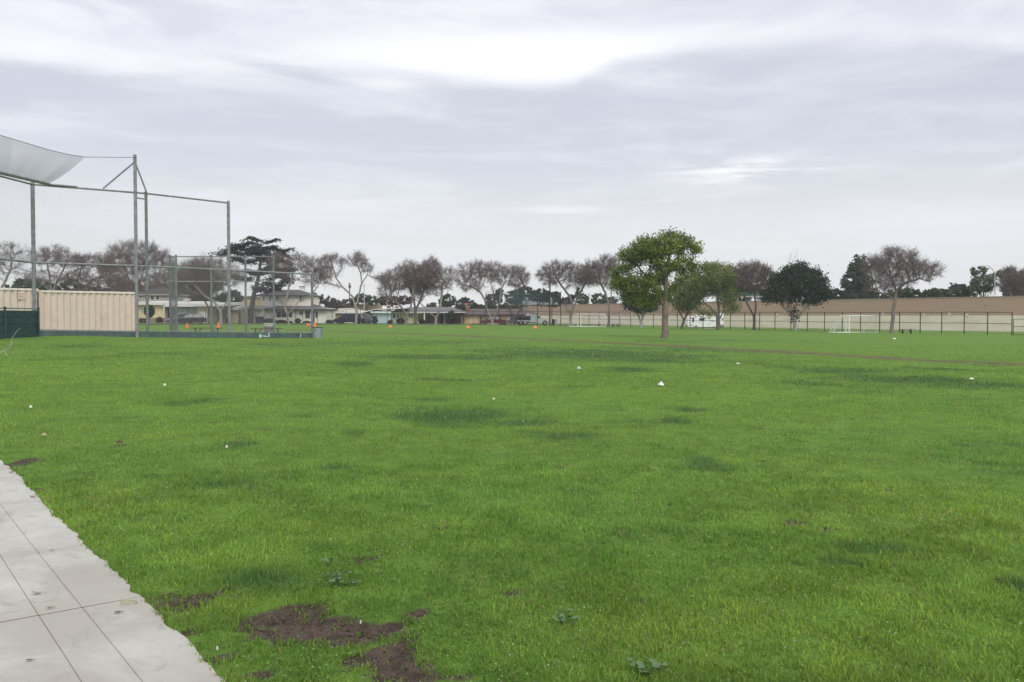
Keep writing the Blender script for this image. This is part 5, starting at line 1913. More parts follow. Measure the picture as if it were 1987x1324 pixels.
def shrub(label, px, d, rx, py0, col, n=700, size=0.11, seed=1, name='shrub', trunk=None, group='shrubs by the houses'):
    """leafy bush: rx in pixels, top at pixel row py0"""
    g = np.random.default_rng(seed)
    b = foot(px, d)
    root = thing(name, label, 'shrub' if trunk is None else 'tree', b, group)
    r = rx * d / F
    ztop = at(px, py0, d).z
    z0 = b.z if trunk is None else at(px, trunk, d).z
    h = ztop - z0
    u = g.normal(0, 1, (n, 3)); u /= np.linalg.norm(u, axis=1, keepdims=True)
    u *= (0.55 + 0.5 * g.random((n, 1)))
    C = np.array([b.x, b.y, z0 + h * 0.45]) + u * np.array([r, min(r, 1.2), h * 0.55])
    C[:, 2] = np.maximum(C[:, 2], b.z + 0.03)
    V, Fq = leaf_quads(C, size, g)
    c = np.array(col) * g.uniform(0.5, 1.5, (n, 1))
    fast_mesh('foliage', V, Fq, 4, leafmat('leaves', 0.5, 0.30), root, np.repeat(c, 4, 0))
    m = MB()
    if trunk is None:
        for k in range(5):
            t = k * 1.3
            m.tube((b.x + 0.1 * math.cos(t), b.y + 0.1 * math.sin(t), b.z - 0.05), (b.x + r * 0.5 * math.cos(t), b.y + 0.4 * math.sin(t), b.z + h * 0.6), 0.03, 0.01, 5)
    else:
        m.tube((b.x, b.y, b.z - 0.1), (b.x, b.y, z0 + h * 0.4), 0.08, 0.05, 7)
    m.build('stem', bark('bark_far', (0.13, 0.11, 0.095), (0.08, 0.07, 0.06)), root)
    return root


def build_houses():
    cream_y = pm('stucco_yellow', (0.70, 0.59, 0.35), var=0.05, scale=1)
    tanw = pm('stucco_tan', (0.36, 0.29, 0.20), var=0.06, scale=1)
    white_roof = pm('white_roof', (0.70, 0.69, 0.65), var=0.05, scale=1)
    greyw = pm('stucco_grey', (0.40, 0.37, 0.36), var=0.05, scale=1)
    green_grey = pm('siding_grey_green', (0.33, 0.36, 0.33), var=0.06, scale=1)
    dark = pm('dark_door', (0.022, 0.020, 0.024), rough=0.5)
    brick = pm('brick_red', (0.26, 0.105, 0.075), var=0.2, scale=4)
    shingle = pm('dark_shingle', (0.105, 0.098, 0.095), var=0.18, scale=3)
    brownsh = pm('brown_shingle', (0.125, 0.095, 0.085), var=0.18, scale=3)
    creamw = pm('stucco_cream', (0.84, 0.79, 0.68), var=0.04, scale=1)
    offw = pm('stucco_offwhite', (0.82, 0.78, 0.71), var=0.04, scale=1)
    stone = pm('pale_stone', (0.50, 0.48, 0.42), var=0.2, scale=5)
    planter = pm('low_brick_wall', (0.30, 0.23, 0.16), var=0.2, scale=4)

    # yellow ranch house with the white roof
    h = House('ranch_house', 'yellow ranch house with a white roof and stone chimney', 330, 137)
    h.block('wall', 268, 319, 588, None, cream_y, 8)
    h.block('wall', 319.2, 346, 590, None, pm('porch_wall', (0.40, 0.35, 0.27), var=0.05), 6, d=138.5)
    h.block('wall', 346.2, 382, 591, None, green_grey, 7, d=138)
    h.block('wall', 382.2, 404, 594, None, cream_y, 8, d=136.5)
    h.flat(266, 322, 586.5, 592, white_roof, 9, 0.8, rise=0.35)
    h.flat(316, 386, 589, 595.5, white_roof, 9, 1.0, d=137.6, rise=0.5, name='porch_roof')
    h.flat(380, 438, 589.5, 594.5, white_roof, 9, 0.9, d=136.3, rise=0.35, name='garage_roof')
    MB().tube((h.X(318.5, 136.6), 136.6, gz(h.X(318, 137), 137)), (h.X(318.5, 136.6), 136.6, h.Z(594, 136.6)), 0.09, n=6).build('porch_post', WHITE, h.root)
    h.window(274, 278, 599, 607)
    h.door(321, 330, 598, 622, dark, d=138.45)
    for a, b in ((347, 356), (358, 368), (371, 381)):
        h.window(a, b, 599, 612, d=137.96, pane=pm('drawn_curtain', (0.40, 0.44, 0.42), rough=0.4))
    h.door(386.5, 402, 605, 624, WHITE, d=136.45, name='garage_door', panels=4)
    h.chimney(356.5, 366, 580.5, 592, stone, d=141, depth=1.0)
    h.block('planter', 287, 321, 617, None, planter, 0.5, d=135.5)

    # grey upper storey behind it
    h = House('grey_house', 'grey upper-storey house behind the yellow ranch house', 300, 152)
    h.block('wall', 262, 331, 571, None, greyw, 8)
    h.hip(258, 334, 558, 571, pm('brown_dark_roof', (0.075, 0.062, 0.058), var=0.1), 8, 0.6, 3.0, fascia=greyw)
    h.window(292, 300.5, 572.5, 583, bars=0)
    h.window(302.5, 311, 572.5, 583, bars=0)
    h.window(270, 277, 573, 579, bars=0)

    # tan garage house
    h = House('tan_garage', 'plain tan garage building with a pale low roof', 435, 141)
    h.block('wall', 404.5, 465, 600, None, tanw, 7)
    h.flat(402, 468, 596, 601.5, pm('pale_grey_roof', (0.46, 0.44, 0.41), var=0.1), 8, 0.7, rise=0.6)
    h.door(463, 467.5, 608, 627, pm('brown_gate', (0.075, 0.055, 0.05)), d=140.9)
    h.chimney(453, 461, 589, 596, brick, d=145)

    # two-storey white house
    h = House('two_storey_house', 'two-storey white house with dark hip roofs and an oval window', 565, 152)
    h.block('wall', 467, 512, 600, None, offw, 7, d=151)
    h.flat(466, 512, 593, 600, pm('pale_flat_roof', (0.60, 0.60, 0.58)), 8, 0.5, d=150.8, name='flat_roof')
    h.block('wall', 512.2, 633, 598, None, offw, 8)
    h.block('upper_wall', 506, 602.5, 571, 600, creamw, 7, d=154)
    h.hip(497, 606, 562.5, 573, shingle, 7, 0.7, 3.2, d=154, fascia=pm('dark_fascia', (0.10, 0.095, 0.09)), name='upper_roof')
    h.hip(508, 637, 590, 600.5, shingle, 8, 0.9, 3.6, fascia=pm('dark_fascia', (0.10, 0.095, 0.09)), name='roof')
    h.chimney(581.5, 590, 557, 572, creamw, d=158, cap=shingle)
    for a, b in ((510, 514), (522, 526.5), (535, 541), (558, 560.5)):
        h.window(a, b, 574.5, 584.5, d=153.95, bars=0, pane=pm('grey_pane', (0.20, 0.22, 0.20), rough=0.3))
    h.window(581, 585.4, 574.5, 584.5, d=153.95, bars=0)
    h.window(585.6, 590.5, 576.5, 585, d=153.95, bars=0, pane=pm('pale_blind', (0.50, 0.50, 0.47)))
    h.window(535.5, 568, 603.5, 617, bars=2)
    x, z = h.X(584), h.Z(608)
    ov = MB()
    ov.prism([(x + 0.24 * math.cos(t * math.pi / 8), z + 0.36 * math.sin(t * math.pi / 8)) for t in range(16)], 'y', 151.95, 152)
    w = ov.build('oval_window', pm('dark_frame', (0.12, 0.08, 0.06)), h.root)
    ov = MB(); ov.prism([(x + 0.18 * math.cos(t * math.pi / 8), z + 0.29 * math.sin(t * math.pi / 8)) for t in range(16)], 'y', 151.93, 151.949)
    ov.build('pane', glass(), w)
    h.window(592.5, 601.5, 603.5, 618, bars=1, frame=pm('dark_frame', (0.12, 0.08, 0.06)))
    h.door(604.5, 610.5, 603, 626, pm('dark_teal_door', (0.03, 0.05, 0.055)))
    h.window(611.5, 617, 604, 617.5, bars=0)
    h.window(501, 505.5, 603, 608, d=150.95, bars=0)
    for px in (507.5, 573.5):
        MB().tube((h.X(px, 151), 151.1, h.b.z), (h.X(px, 151), 151.1, h.Z(600, 151)), 0.05, n=6).build('porch_post', dark, h.root)
    tk = MB(); tk.lathe([(0.41, 0), (0.41, 0.85), (0.30, 0.95)], (h.X(625.5, 156), 156, h.Z(601, 156)), 14)
    t_ = tk.build('round_chimney', WHITE, h.root)
    tk = MB(); tk.lathe([(0.2, 0.95), (0.28, 1.0), (0.2, 1.08)], (h.X(625.5, 156), 156, h.Z(601, 156)), 12); tk.build('cap', dark, t_)

    # orange-tan block glimpsed between trees
    h = House('tan_tower_house', 'small orange-tan house end left of the cedar trunk', 477, 180)
    h.block('wall', 467, 496, 577, None, pm('stucco_orange', (0.52, 0.37, 0.21)), 6)
    h.hip(465, 499, 573.5, 577.5, brownsh, 6, 0.4, 2.0)

    # tan house with white roof
    h = House('tan_house', 'low tan house with a whitish roof right of the two-storey house', 665, 163)
    h.block('wall', 634, 668, 603, None, pm('stucco_peach', (0.46, 0.34, 0.23), var=0.05), 7)
    h.block('wall', 668.2, 701, 603, None, creamw, 7, d=163.5)
    h.hip(631, 704, 598.5, 606, pm('weathered_white_roof', (0.50, 0.48, 0.45), var=0.15), 8, 0.7, 2.0, fascia=WHITE)
    h.window(670, 676, 608, 615, d=163.45, bars=0)
    h.window(678, 681, 607, 614, d=163.45, bars=0)
    h.door(683, 690, 607, 628, pm('tan_door', (0.42, 0.36, 0.26)), d=163.45)

    # blue house
    h = House('blue_house', 'pale blue house with a white low gable roof and teal carport', 735, 163)
    blue = pm('siding_blue', (0.47, 0.56, 0.63), var=0.04, scale=1)
    teal = pm('teal_wall', (0.15, 0.22, 0.21), var=0.08)  # dark teal colour of the carport wall
    h.block('wall', 722, 758, 603, None, blue, 8)
    h.block('carport_wall', 699, 721.8, 607, None, teal, 5, d=166)
    MB().prism([(h.X(693), h.Z(609)), (h.X(726), h.Z(600.2)), (h.X(792), h.Z(597.5)), (h.X(792), h.Z(598.8)), (h.X(726), h.Z(602)), (h.X(693), h.Z(610.5))], 'y', 162.2, 171).build('roof', pm('roof_bluish_white', (0.66, 0.70, 0.71), var=0.04), h.root)
    MB().box(h.X(720), h.X(760), 162.3, 162.5, h.Z(607.5), h.Z(604.8)).build('fascia', WHITE, h.root)
    h.chimney(751, 757, 594, 600, brick, d=167)
    MB().tube((h.X(700), 162.4, h.b.z), (h.X(700), 162.4, h.Z(608)), 0.06, n=6).build('carport_post', WHITE, h.root)

    # cream house behind three bare trees
    h = House('cream_house', 'long cream and yellow house with a grey roof behind three bare trees', 820, 165)
    h.block('wall', 758.3, 776, 605, None, offw, 7)
    h.block('wall', 776.2, 818, 605, None, pm('stucco_pale_yellow', (0.72, 0.65, 0.43), var=0.05), 7, d=165.5)
    h.block('wall', 818.2, 893, 606, None, pm('dark_brick', (0.15, 0.085, 0.07), var=0.25, scale=3), 7, d=166.5)  # wall of darker brick than the chimneys
    h.hip(756, 903, 596, 605.5, pm('grey_roof', (0.17, 0.16, 0.16), var=0.15), 9, 1.0, 3.0, fascia=WHITE)
    h.chimney(767, 772.5, 595, 603, brick, d=166)
    h.window(763, 768, 608, 618, bars=0); h.window(770, 774.5, 608, 618, bars=0)
    h.window(756.5, 760, 0 + 611, 614, d=164.9, bars=0)
    h.window(793, 800, 607, 617, d=165.45)
    h.window(868, 880, 609, 618, d=166.45)
    h.door(860, 864, 608, 628, pm('pale_blue_door', (0.36, 0.42, 0.45)), d=166.4)
    MB().box(h.X(823), h.X(825.5), 164.2, 164.5, h.b.z - .1, h.Z(605)).build('porch_post', WHITE, h.root)

    # yellow garage house
    h = House('garage_house', 'yellow-ochre house with brown roof and small garage windows behind the red car', 950, 166)
    och = pm('stucco_ochre', (0.70, 0.53, 0.30), var=0.05, scale=1)
    h.block('wall', 894, 1012, 610, None, och, 8)
    h.hip(890, 1045, 599.5, 610.5, brownsh, 9, 0.7, 2.2, fascia=pm('brown_fascia', (0.10, 0.07, 0.06)))
    h.chimney(904, 912, 595, 605, brick, d=168)
    for a, b in ((910, 930.5), (936, 966), (968, 996)):
        h.door(a, b, 614, 633, pm('ochre_door', (0.74, 0.57, 0.33), var=0.04), d=165.95, name='garage_door', panels=3)
    for a in (923, 952.5, 986.5):
        for k in (0, 3.2):
            h.window(a + k, a + k + 2.6, 611.2, 614, d=165.9, bars=0)
    MB().box(h.X(931.6), h.X(934.8), 165.3, 165.6, h.b.z - .1, h.Z(611)).build('porch_post', pm('brown_post', (0.12, 0.08, 0.06)), h.root)
    MB().box(h.X(899), h.X(901), 165.6, 165.9, h.b.z - .1, h.Z(613)).build('porch_post', pm('brown_post', (0.12, 0.08, 0.06)), h.root)
    # white canopy beside it
    c = House('canopy', 'thin white canopy roof beside the yellow-ochre house', 1018, 168, 'canopy', None)
    MB().box(c.X(1000), c.X(1038), 166.5, 170, c.Z(610), c.Z(608.6)).build('roof', WHITE, c.root)
    for px in (1002, 1036):
        MB().tube((c.X(px), 166.8, c.b.z), (c.X(px), 166.8, c.Z(610)), 0.06, n=6).build('post', DKPIPE, c.root)
    # things glimpsed over the roofs
    c = House('red_roof_building', 'distant low building with a dull red roof over the ivy', 912, 246, 'house', None)
    c.block('wall', 893, 930, 591, None, pm('far_wall_tan', (0.42, 0.32, 0.24)), 8)
    c.hip(890, 933, 587.5, 592, pm('red_roof', (0.30, 0.10, 0.09)), 8, 0.5, 2.0)
    c = House('white_box_building', 'small bright white roof box left of the dull red roof', 888, 244, 'building', None)
    c.block('wall', 883.5, 893, 589, None, WHITE, 4)
    c.flat(882.5, 894, 588, 589, WHITE, 4, 0.3)
    for k, (a, b, l) in enumerate(((683, 694, 'left white trailer roof showing over the brown wall'), (696, 713, 'right longer white trailer roof showing over the brown wall'))):
        c = House('parked_box_trailer', l, (a + b) / 2, 212, 'trailer', 'white trailers beyond the brown wall')
        c.block('box', a, b, 586.5, 600, WHITE, 2.4)
        for px in (a + 2, b - 2):
            m = MB(); m.tube((c.X(px), 212.3, c.b.z + 0.42), (c.X(px), 212.55, c.b.z + 0.42), 0.42, n=12); m.build('wheel', pm('tyre', (0.02, 0.02, 0.02)), c.root)
        MB().box(c.X(a) + .1, c.X(b) - .1, 212.2, 214.2, c.b.z + 0.5, c.Z(600)).build('chassis', dark, c.root)
        MB().box(c.X(a + 3), c.X(a + 6), 212.6, 213.4, c.Z(586.5), c.Z(585.6)).build('roof_vent', WHITE, c.root)

    # planting in front of the houses
    G = (0.035, 0.055, 0.022)
    shrub('round-headed small tree in front of the yellow house', 290, 131, 10, 591, (0.030, 0.048, 0.022), 1500, 0.12, 1, 'lollipop_tree', trunk=614)
    shrub('brown-green hedge under the yellow house window', 277, 135, 9, 617, (0.075, 0.062, 0.035), 600, 0.1, 2)
    shrub('low brown shrub by the yellow house porch', 309, 135, 7, 615, (0.085, 0.068, 0.045), 400, 0.1, 3)
    shrub('dark shrub right of the tan garage', 442, 137, 4, 616, G, 350, 0.1, 4)
    shrub('dark rounded shrub behind the steel barrel', 522, 148, 12, 618, (0.035, 0.045, 0.03), 900, 0.1, 5)
    shrub('low dark hedge left of the white house\'s big window', 545, 149, 10, 621, (0.04, 0.05, 0.03), 700, 0.1, 6)
    shrub('taller green shrub under the oval window', 578, 149.5, 6, 618, (0.04, 0.06, 0.03), 500, 0.1, 7)
    shrub('low hedge left of the dark teal door', 595, 149, 8, 623, G, 500, 0.1, 8)
    shrub('low hedge under the big window behind the forked tree', 560, 149, 8, 623, (0.045, 0.055, 0.035), 500, 0.1, 9)
    shrub('dark bush between the white house and the minivan', 640, 152, 8, 621, G, 600, 0.1, 10)
    shrub('round green bush before the cream house', 777, 158, 9, 617, (0.035, 0.065, 0.025), 900, 0.1, 11)
    shrub('dark bush left of the round green one', 757, 160, 5, 621, (0.05, 0.035, 0.03), 350, 0.1, 12)
    shrub('yellow-green bush beside the cream house post', 816, 161, 6, 610, (0.10, 0.11, 0.03), 700, 0.1, 13)
    shrub('tall green bush right of the cream house post', 832, 161, 6, 608, (0.05, 0.075, 0.03), 700, 0.1, 14)
    shrub('dark narrow evergreen by the pale blue door', 857, 160, 4, 608, (0.02, 0.035, 0.022), 700, 0.1, 15)
    shrub('big loose green bush between the cream and ochre houses', 876, 160, 9, 602, (0.045, 0.075, 0.03), 1400, 0.12, 16)
    shrub('dry brown bush at the ochre house corner', 890, 160, 5, 612, (0.10, 0.085, 0.035), 500, 0.1, 17)
    shrub('dark low bush under the middle bare tree', 820, 159, 7, 620, (0.025, 0.035, 0.022), 500, 0.1, 18)


build_houses()


# ------------------------------------------------------------------ vehicles
TYRE = pm('tyre', (0.02, 0.02, 0.02), rough=0.8)
RIM = pm('wheel_rim', (0.42, 0.43, 0.44), rough=0.35, metal=0.6)
CARGLASS = pm('car_glass', (0.035, 0.042, 0.048), rough=0.08, spec=0.7, var=0.1)


def wheel(M, x, y, r, w, root):
    m = MB(M); s = 1 if y > 0 else -1
    m.tube((x, y - s * w, r), (x, y, r), r, n=16)
    o = m.build('wheel', TYRE, root)
    m = MB(M); m.tube((x, y - s * 0.01, r), (x, y + s * 0.012, r), r * 0.6, r * 0.5, n=12); m.build('rim', RIM, o)


def car(name, label, px, d, ang, paint, prof, cabin, L, W, wr=0.33, rough=0.25, sunk=0.0, lights=True):
    """prof: body side outline (x, z); cabin: list (x bottom, x top) outline; car faces local +x"""
    b = foot(px, d)
    root = thing(name, label, 'car', b, 'vehicles parked along the street')
    M = Matrix.Translation(b - Vector((0, 0, sunk))) @ Matrix.Rotation(ang, 4, 'Z')
    pt = pm('paint_' + name + label[:9], paint, rough=rough, var=0.04, spec=0.6)
    m = MB(M)
    n = len(prof)
    vs = []
    for y, sx in ((-W / 2, 0.985), (-W / 2 + 0.10, 1.0), (W / 2 - 0.10, 1.0), (W / 2, 0.985)):
        for x, z in prof:
            zz = z if abs(y) < W / 2 - 0.05 else z - (0.05 if z > 0.6 else 0)
            vs.append((x * sx, y, zz))
    fs = []
    for k in range(3):
        for i in range(n):
            j = (i + 1) % n
            fs.append((k * n + i, k * n + j, (k + 1) * n + j, (k + 1) * n + i))
    fs += [tuple(range(n)), tuple(reversed(range(3 * n, 4 * n)))]
    m.add(vs, fs)
    m.build('body', pt, root)
    # cabin: tapered glass house with a painted roof
    (xb0, xt0, xt1, xb1, z0, z1) = cabin
    wi, wt = W / 2 - 0.06, W / 2 - 0.22
    m = MB(M)
    m.add([(xb0, -wi, z0), (xb1, -wi, z0), (xb1, wi, z0), (xb0, wi, z0), (xt0, -wt, z1), (xt1, -wt, z1), (xt1, wt, z1), (xt0, wt, z1)],
          [(0, 1, 5, 4), (1, 2, 6, 5), (2, 3, 7, 6), (3, 0, 4, 7), (4, 5, 6, 7)])
    gl = m.build('windows', CARGLASS, root)
    m = MB(M)
    m.taper((xt0 - 0.05, xt1 + 0.05, -wt - 0.02, wt + 0.02), z1 - 0.02, (xt0 + 0.12, xt1 - 0.12, -wt + 0.1, wt - 0.1), z1 + 0.05)
    m.build('roof', pt, root)
    pil = MB(M)
    for s in (-1, 1):
        for xb, xt in ((xb0, xt0), ((xb0 + xb1) / 2, (xt0 + xt1) / 2), (xb1, xt1)):
            pil.bar((xb, s * (wi + 0.005), z0), (xt, s * (wt + 0.005), z1), 0.05, 0.07)
    pil.build('pillars', pt, root)
    fx, rx = L / 2 - L * 0.19, -L / 2 + L * 0.20
    for x in (fx, rx):
        for y in (-W / 2 + 0.02, W / 2 - 0.02):
            wheel(M, x, y, wr, 0.2, root)
    if lights:
        zl = max(z for x, z in prof if x > L / 2 - 0.3) - 0.12
        for s in (-1, 1):
            MB(M).box(L / 2 - 0.10, L / 2 + 0.01, s * (W / 2 - 0.28) - 0.17, s * (W / 2 - 0.28) + 0.17, zl - 0.13, zl).build('headlight', pm('headlamp', (0.62, 0.63, 0.62), rough=0.15), root)
            MB(M).box(-L / 2 - 0.01, -L / 2 + 0.06, s * (W / 2 - 0.2) - 0.12, s * (W / 2 - 0.2) + 0.12, 0.7, 0.95).build('tail_light', pm('tail_lamp', (0.28, 0.02, 0.02), rough=0.2), root)
        MB(M).box(L / 2 - 0.06, L / 2 + 0.03, -W / 2 + 0.15, W / 2 - 0.15, 0.28, 0.46).build('bumper', pm('bumper_dark', (0.05, 0.05, 0.05)), root)
    return root


def sedan(L, h=0.92):
    a = L / 2
    return [(-a, 0.25), (-a, 0.62), (-a + 0.12, h), (-a + 1.0, h + 0.03), (a - 1.35, h), (a - 0.35, h - 0.14), (a - 0.05, h - 0.28), (a, 0.45), (a, 0.25)]


PI = math.pi
car('parked_car', 'dark car parked in the yellow house driveway', 371, 127, math.radians(200), (0.014, 0.015, 0.022), sedan(4.3, 0.95), (-1.8, -1.35, 0.55, 1.25, 0.9, 1.45), 4.3, 1.75)
car('parked_car', 'grey car half hidden beside the dark car at the yellow house', 350, 134, math.radians(235), (0.16, 0.17, 0.19), sedan(4.3, 0.95), (-1.8, -1.35, 0.55, 1.25, 0.9, 1.48), 4.3, 1.75)
av = 2.45
car('minivan', 'dark blue minivan behind the open twisted bare tree', 677, 146, PI - 0.15, (0.016, 0.018, 0.042),
    [(-av, 0.25), (-av, 0.9), (-av + 0.06, 1.08), (av - 1.25, 1.08), (av - 0.3, 0.86), (av - 0.02, 0.66), (av, 0.25)], (-2.35, -2.15, 0.55, 1.45, 1.05, 1.72), 4.9, 1.9)
car('sport_utility_car', 'grey-green utility car parked right behind the minivan', 709, 151, math.radians(-35), (0.13, 0.145, 0.135),
    [(-2.2, 0.3), (-2.2, 1.0), (-2.1, 1.1), (1.0, 1.08), (2.0, 1.0), (2.2, 0.75), (2.2, 0.3)], (-2.05, -1.9, 0.4, 0.95, 1.05, 1.7), 4.4, 1.85, wr=0.37)
car('parked_car', 'dark red car parked before the ochre house', 957, 158, PI, (0.12, 0.010, 0.022), sedan(4.5, 0.95), (-1.7, -1.2, 0.45, 1.3, 0.9, 1.42), 4.5, 1.75)
car('parked_car', 'grey car nosed up behind the flatbed truck', 993, 159, PI, (0.20, 0.22, 0.25), sedan(4.4, 0.93), (-1.8, -1.3, 0.45, 1.3, 0.88, 1.45), 4.4, 1.75)


def flatbed():
    d = 156.0
    b = foot(1034, d)
    root = thing('flatbed_truck', 'white work truck with dark stake bed and pale box', 'truck', b, 'vehicles parked along the street')
    sc = d / F
    M = Matrix.Translation(b)
    X = lambda px: (px - 1034) * sc
    wt = pm('truck_white', (0.72, 0.73, 0.74), rough=0.4, var=0.05)
    dk = pm('truck_dark', (0.025, 0.025, 0.028), rough=0.7)
    MB(M).box(X(1004), X(1030), -0.95, 0.95, 0.72, 0.86).build('bed', wt, root)
    for s in (-0.95, 0.9):
        st = MB(M)
        for k in range(5):
            st.box(X(1005), X(1029), s, s + 0.05, 0.93 + k * 0.17, 1.06 + k * 0.17)
        for k in range(5):
            x = X(1005) + (X(1029) - X(1005)) * k / 4
            st.box(x - 0.04, x + 0.04, s - 0.012, s + 0.062, 0.86, 1.80)
        st.build('stake_side', dk, root)
    MB(M).box(X(1006), X(1028), -0.85, 0.85, 0.865, 1.45).build('load', pm('load_dark', (0.03, 0.03, 0.032), var=0.4, scale=3), root)
    MB(M).taper((X(1020), X(1030), -0.6, 0.5), 1.7, (X(1022), X(1028), -0.4, 0.3), 2.05).build('tarp_bundle', wt, root)
    MB(M).box(X(1029.5), X(1041), -0.98, 0.98, 0.55, 1.95).build('tool_box', pm('box_grey_white', (0.58, 0.62, 0.64), rough=0.5), root)
    prof = [(X(1041.2), 0.45), (X(1041.2), 1.85), (X(1044), 1.85), (X(1050), 1.25), (X(1060), 1.15), (X(1063.5), 0.95), (X(1063.5), 0.45)]
    MB(M).prism(prof, 'y', -0.9, 0.9).build('cab', wt, root)
    win = [(X(1042.2), 1.28), (X(1042.2), 1.72), (X(1044.2), 1.72), (X(1049), 1.28)]
    for y in (-0.93, 0.90):
        MB(M).prism(win, 'y', y, y + 0.03).build('side_window', CARGLASS, root)
    MB(M).add([(X(1044.3), -0.75, 1.83), (X(1044.3), 0.75, 1.83), (X(1050.1), 0.75, 1.29), (X(1050.1), -0.75, 1.29)], [(0, 1, 2, 3)]).build('windscreen', CARGLASS, root)
    MB(M).box(X(1063.5), X(1065), -0.85, 0.85, 0.45, 0.65).build('bumper', dk, root)
    MB(M).box(X(1005), X(1060), -0.5, 0.5, 0.45, 0.70).build('chassis', dk, root)
    for x in (X(1057), X(1012), X(1019)):
        for y in (-0.92, 0.92):
            wheel(M, x, y, 0.42, 0.25, root)


flatbed()


def travel_trailer():
    d = 144.0
    b = foot(1366, d)
    sc = d / F
    root = thing('travel_trailer', 'white travel trailer with dark swooshes parked beyond the fence', 'trailer', b)
    M = Matrix.Translation(b - Vector((0, 0, 0.12)))
    X = lambda px: (px - 1366) * sc
    zg = HORIZON + (EYE - b.z) / sc
    Z = lambda py: (zg - py) * sc + 0.12
    wt = pm('trailer_white', (0.80, 0.80, 0.79), rough=0.35, var=0.03)
    dk = pm('trailer_dark', (0.035, 0.035, 0.045), rough=0.4)
    gy = pm('trailer_grey', (0.36, 0.37, 0.40), rough=0.4)
    W = 2.4
    prof = [(X(1333), Z(634.5)), (X(1330.5), Z(629)), (X(1334), Z(616.5)), (X(1339), Z(614)), (X(1352), Z(613)), (X(1378), Z(613.2)), (X(1386), Z(615.5)), (X(1389), Z(620)), (X(1390), Z(634.5))]
    body = MB(M).prism(prof, 'y', -W / 2, W / 2).build('body', wt, root)
    y = -W / 2
    def mark(pts, mat, name='swoosh', t=0.012):
        MB(M).prism([(X(a), Z(c)) for a, c in pts], 'y', y - t, y - 0.001).build(name, mat, root)
    mark([(1340.5, 617.5), (1344, 617.5), (1344, 625.5), (1340.5, 625.5)], CARGLASS, 'window')
    mark([(1354, 617.3), (1364, 617.3), (1364, 622.6), (1354, 622.6)], CARGLASS, 'window')
    mark([(1334.5, 617.2), (1340, 616.4), (1348, 616.6), (1342, 617.4), (1336, 619)], dk)
    mark([(1368, 617.2), (1374, 616.3), (1380, 617.2), (1374, 617.8)], dk)
    mark([(1372, 623.4), (1380, 621.8), (1386.5, 623.4), (1380, 624.0)], dk)
    mark([(1335, 624.8), (1338.5, 625), (1338.5, 625.8), (1335, 625.6)], dk)
    mark([(1342, 634.2), (1347, 632.3), (1350.5, 631.6), (1349.5, 634.2)], dk)
    mark([(1334, 631.8), (1341, 629.8), (1344, 630.2), (1339, 633)], gy)
    mark([(1350, 626), (1360, 622.8), (1364, 622.9), (1356, 625.6)], gy)
    mark([(1367, 630), (1373, 628.2), (1376, 626.8), (1373, 629.5)], gy)
    mark([(1379, 634), (1383, 632.8), (1384.5, 634)], dk)
    mark([(1358.6, 628.6), (1360.2, 628.4), (1359.8, 630.2)], dk)
    MB(M).box(X(1350), X(1362), -0.45, 0.45, Z(613.1), Z(610.8)).build('air_conditioner', pm('trailer_beige', (0.62, 0.58, 0.52)), root)
    MB(M).box(X(1364), X(1372), -0.4, 0.4, Z(613.1), Z(610.4)).build('roof_vent', wt, root)
    MB(M).box(X(1333.2), X(1389.8), -W / 2 + 0.05, W / 2 - 0.05, Z(636), Z(634.4)).build('skirt', dk, root)
    MB(M).bar((X(1390), 0, Z(636)), (X(1398), 0, Z(637)), 0.12, 0.12).build('tow_bar', dk, root)
    MB(M).tube((X(1397), 0, Z(639.5)), (X(1397), 0, Z(634)), 0.05, n=6).build('jack', dk, root)
    for px in (1360.8, 1365.8):
        for yy in (-W / 2 + 0.03, W / 2 - 0.03):
            wheel(M, X(px), yy, 0.34, 0.2, root)
    MB(M).box(X(1334.5), X(1335.6), -0.8, -0.7, 0.1, Z(634.5)).build('stabiliser', dk, root)


travel_trailer()


def second_trailer():
    d = 147.0
    b = foot(1398, d)
    sc = d / F
    root = thing('cargo_trailer', 'narrow white trailer end showing right of the travel trailer', 'trailer', b)
    M = Matrix.Translation(b)
    X = lambda px: (px - 1398) * sc
    MB(M).box(X(1394), X(1401), -1.1, 1.1, 0.5, 2.45).build('body', pm('trailer_white', (0.80, 0.80, 0.79)), root)
    MB(M).box(X(1397.5), X(1400.5), -1.13, -1.10, 1.3, 1.55).build('marker', pm('trailer_dark', (0.035, 0.035, 0.045)), root)
    MB(M).box(X(1394.2), X(1400.8), -1.0, 1.0, 0.35, 0.5).build('chassis', pm('trailer_dark', (0.035, 0.035, 0.045)), root)
    for yy in (-1.08, 1.08):
        wheel(M, X(1397.5), yy, 0.34, 0.2, root)


second_trailer()


def wheelie_bin(name, label, px, d, col, w=0.58, h=1.05, group='wheeled bins'):
    b = foot(px, d)
    root = thing(name, label, 'bin', b, group)
    mt = pm('bin_' + str(col), col, rough=0.5, var=0.08)
    MB().taper((b.x - w * .40, b.x + w * .40, b.y - .30, b.y + .26), b.z + 0.06, (b.x - w / 2, b.x + w / 2, b.y - .36, b.y + .34), b.z + h).build('body', mt, root)
    MB().taper((b.x - w * .53, b.x + w * .53, b.y - .40, b.y + .38), b.z + h, (b.x - w * .46, b.x + w * .46, b.y - .32, b.y + .34), b.z + h + 0.09).build('lid', mt, root)
    for s in (-1, 1):
        MB().tube((b.x + s * w * .36, b.y + .24, b.z + 0.12), (b.x + s * w * .44, b.y + .24, b.z + 0.12), 0.12, n=10).build('wheel', TYRE, root)
    return root


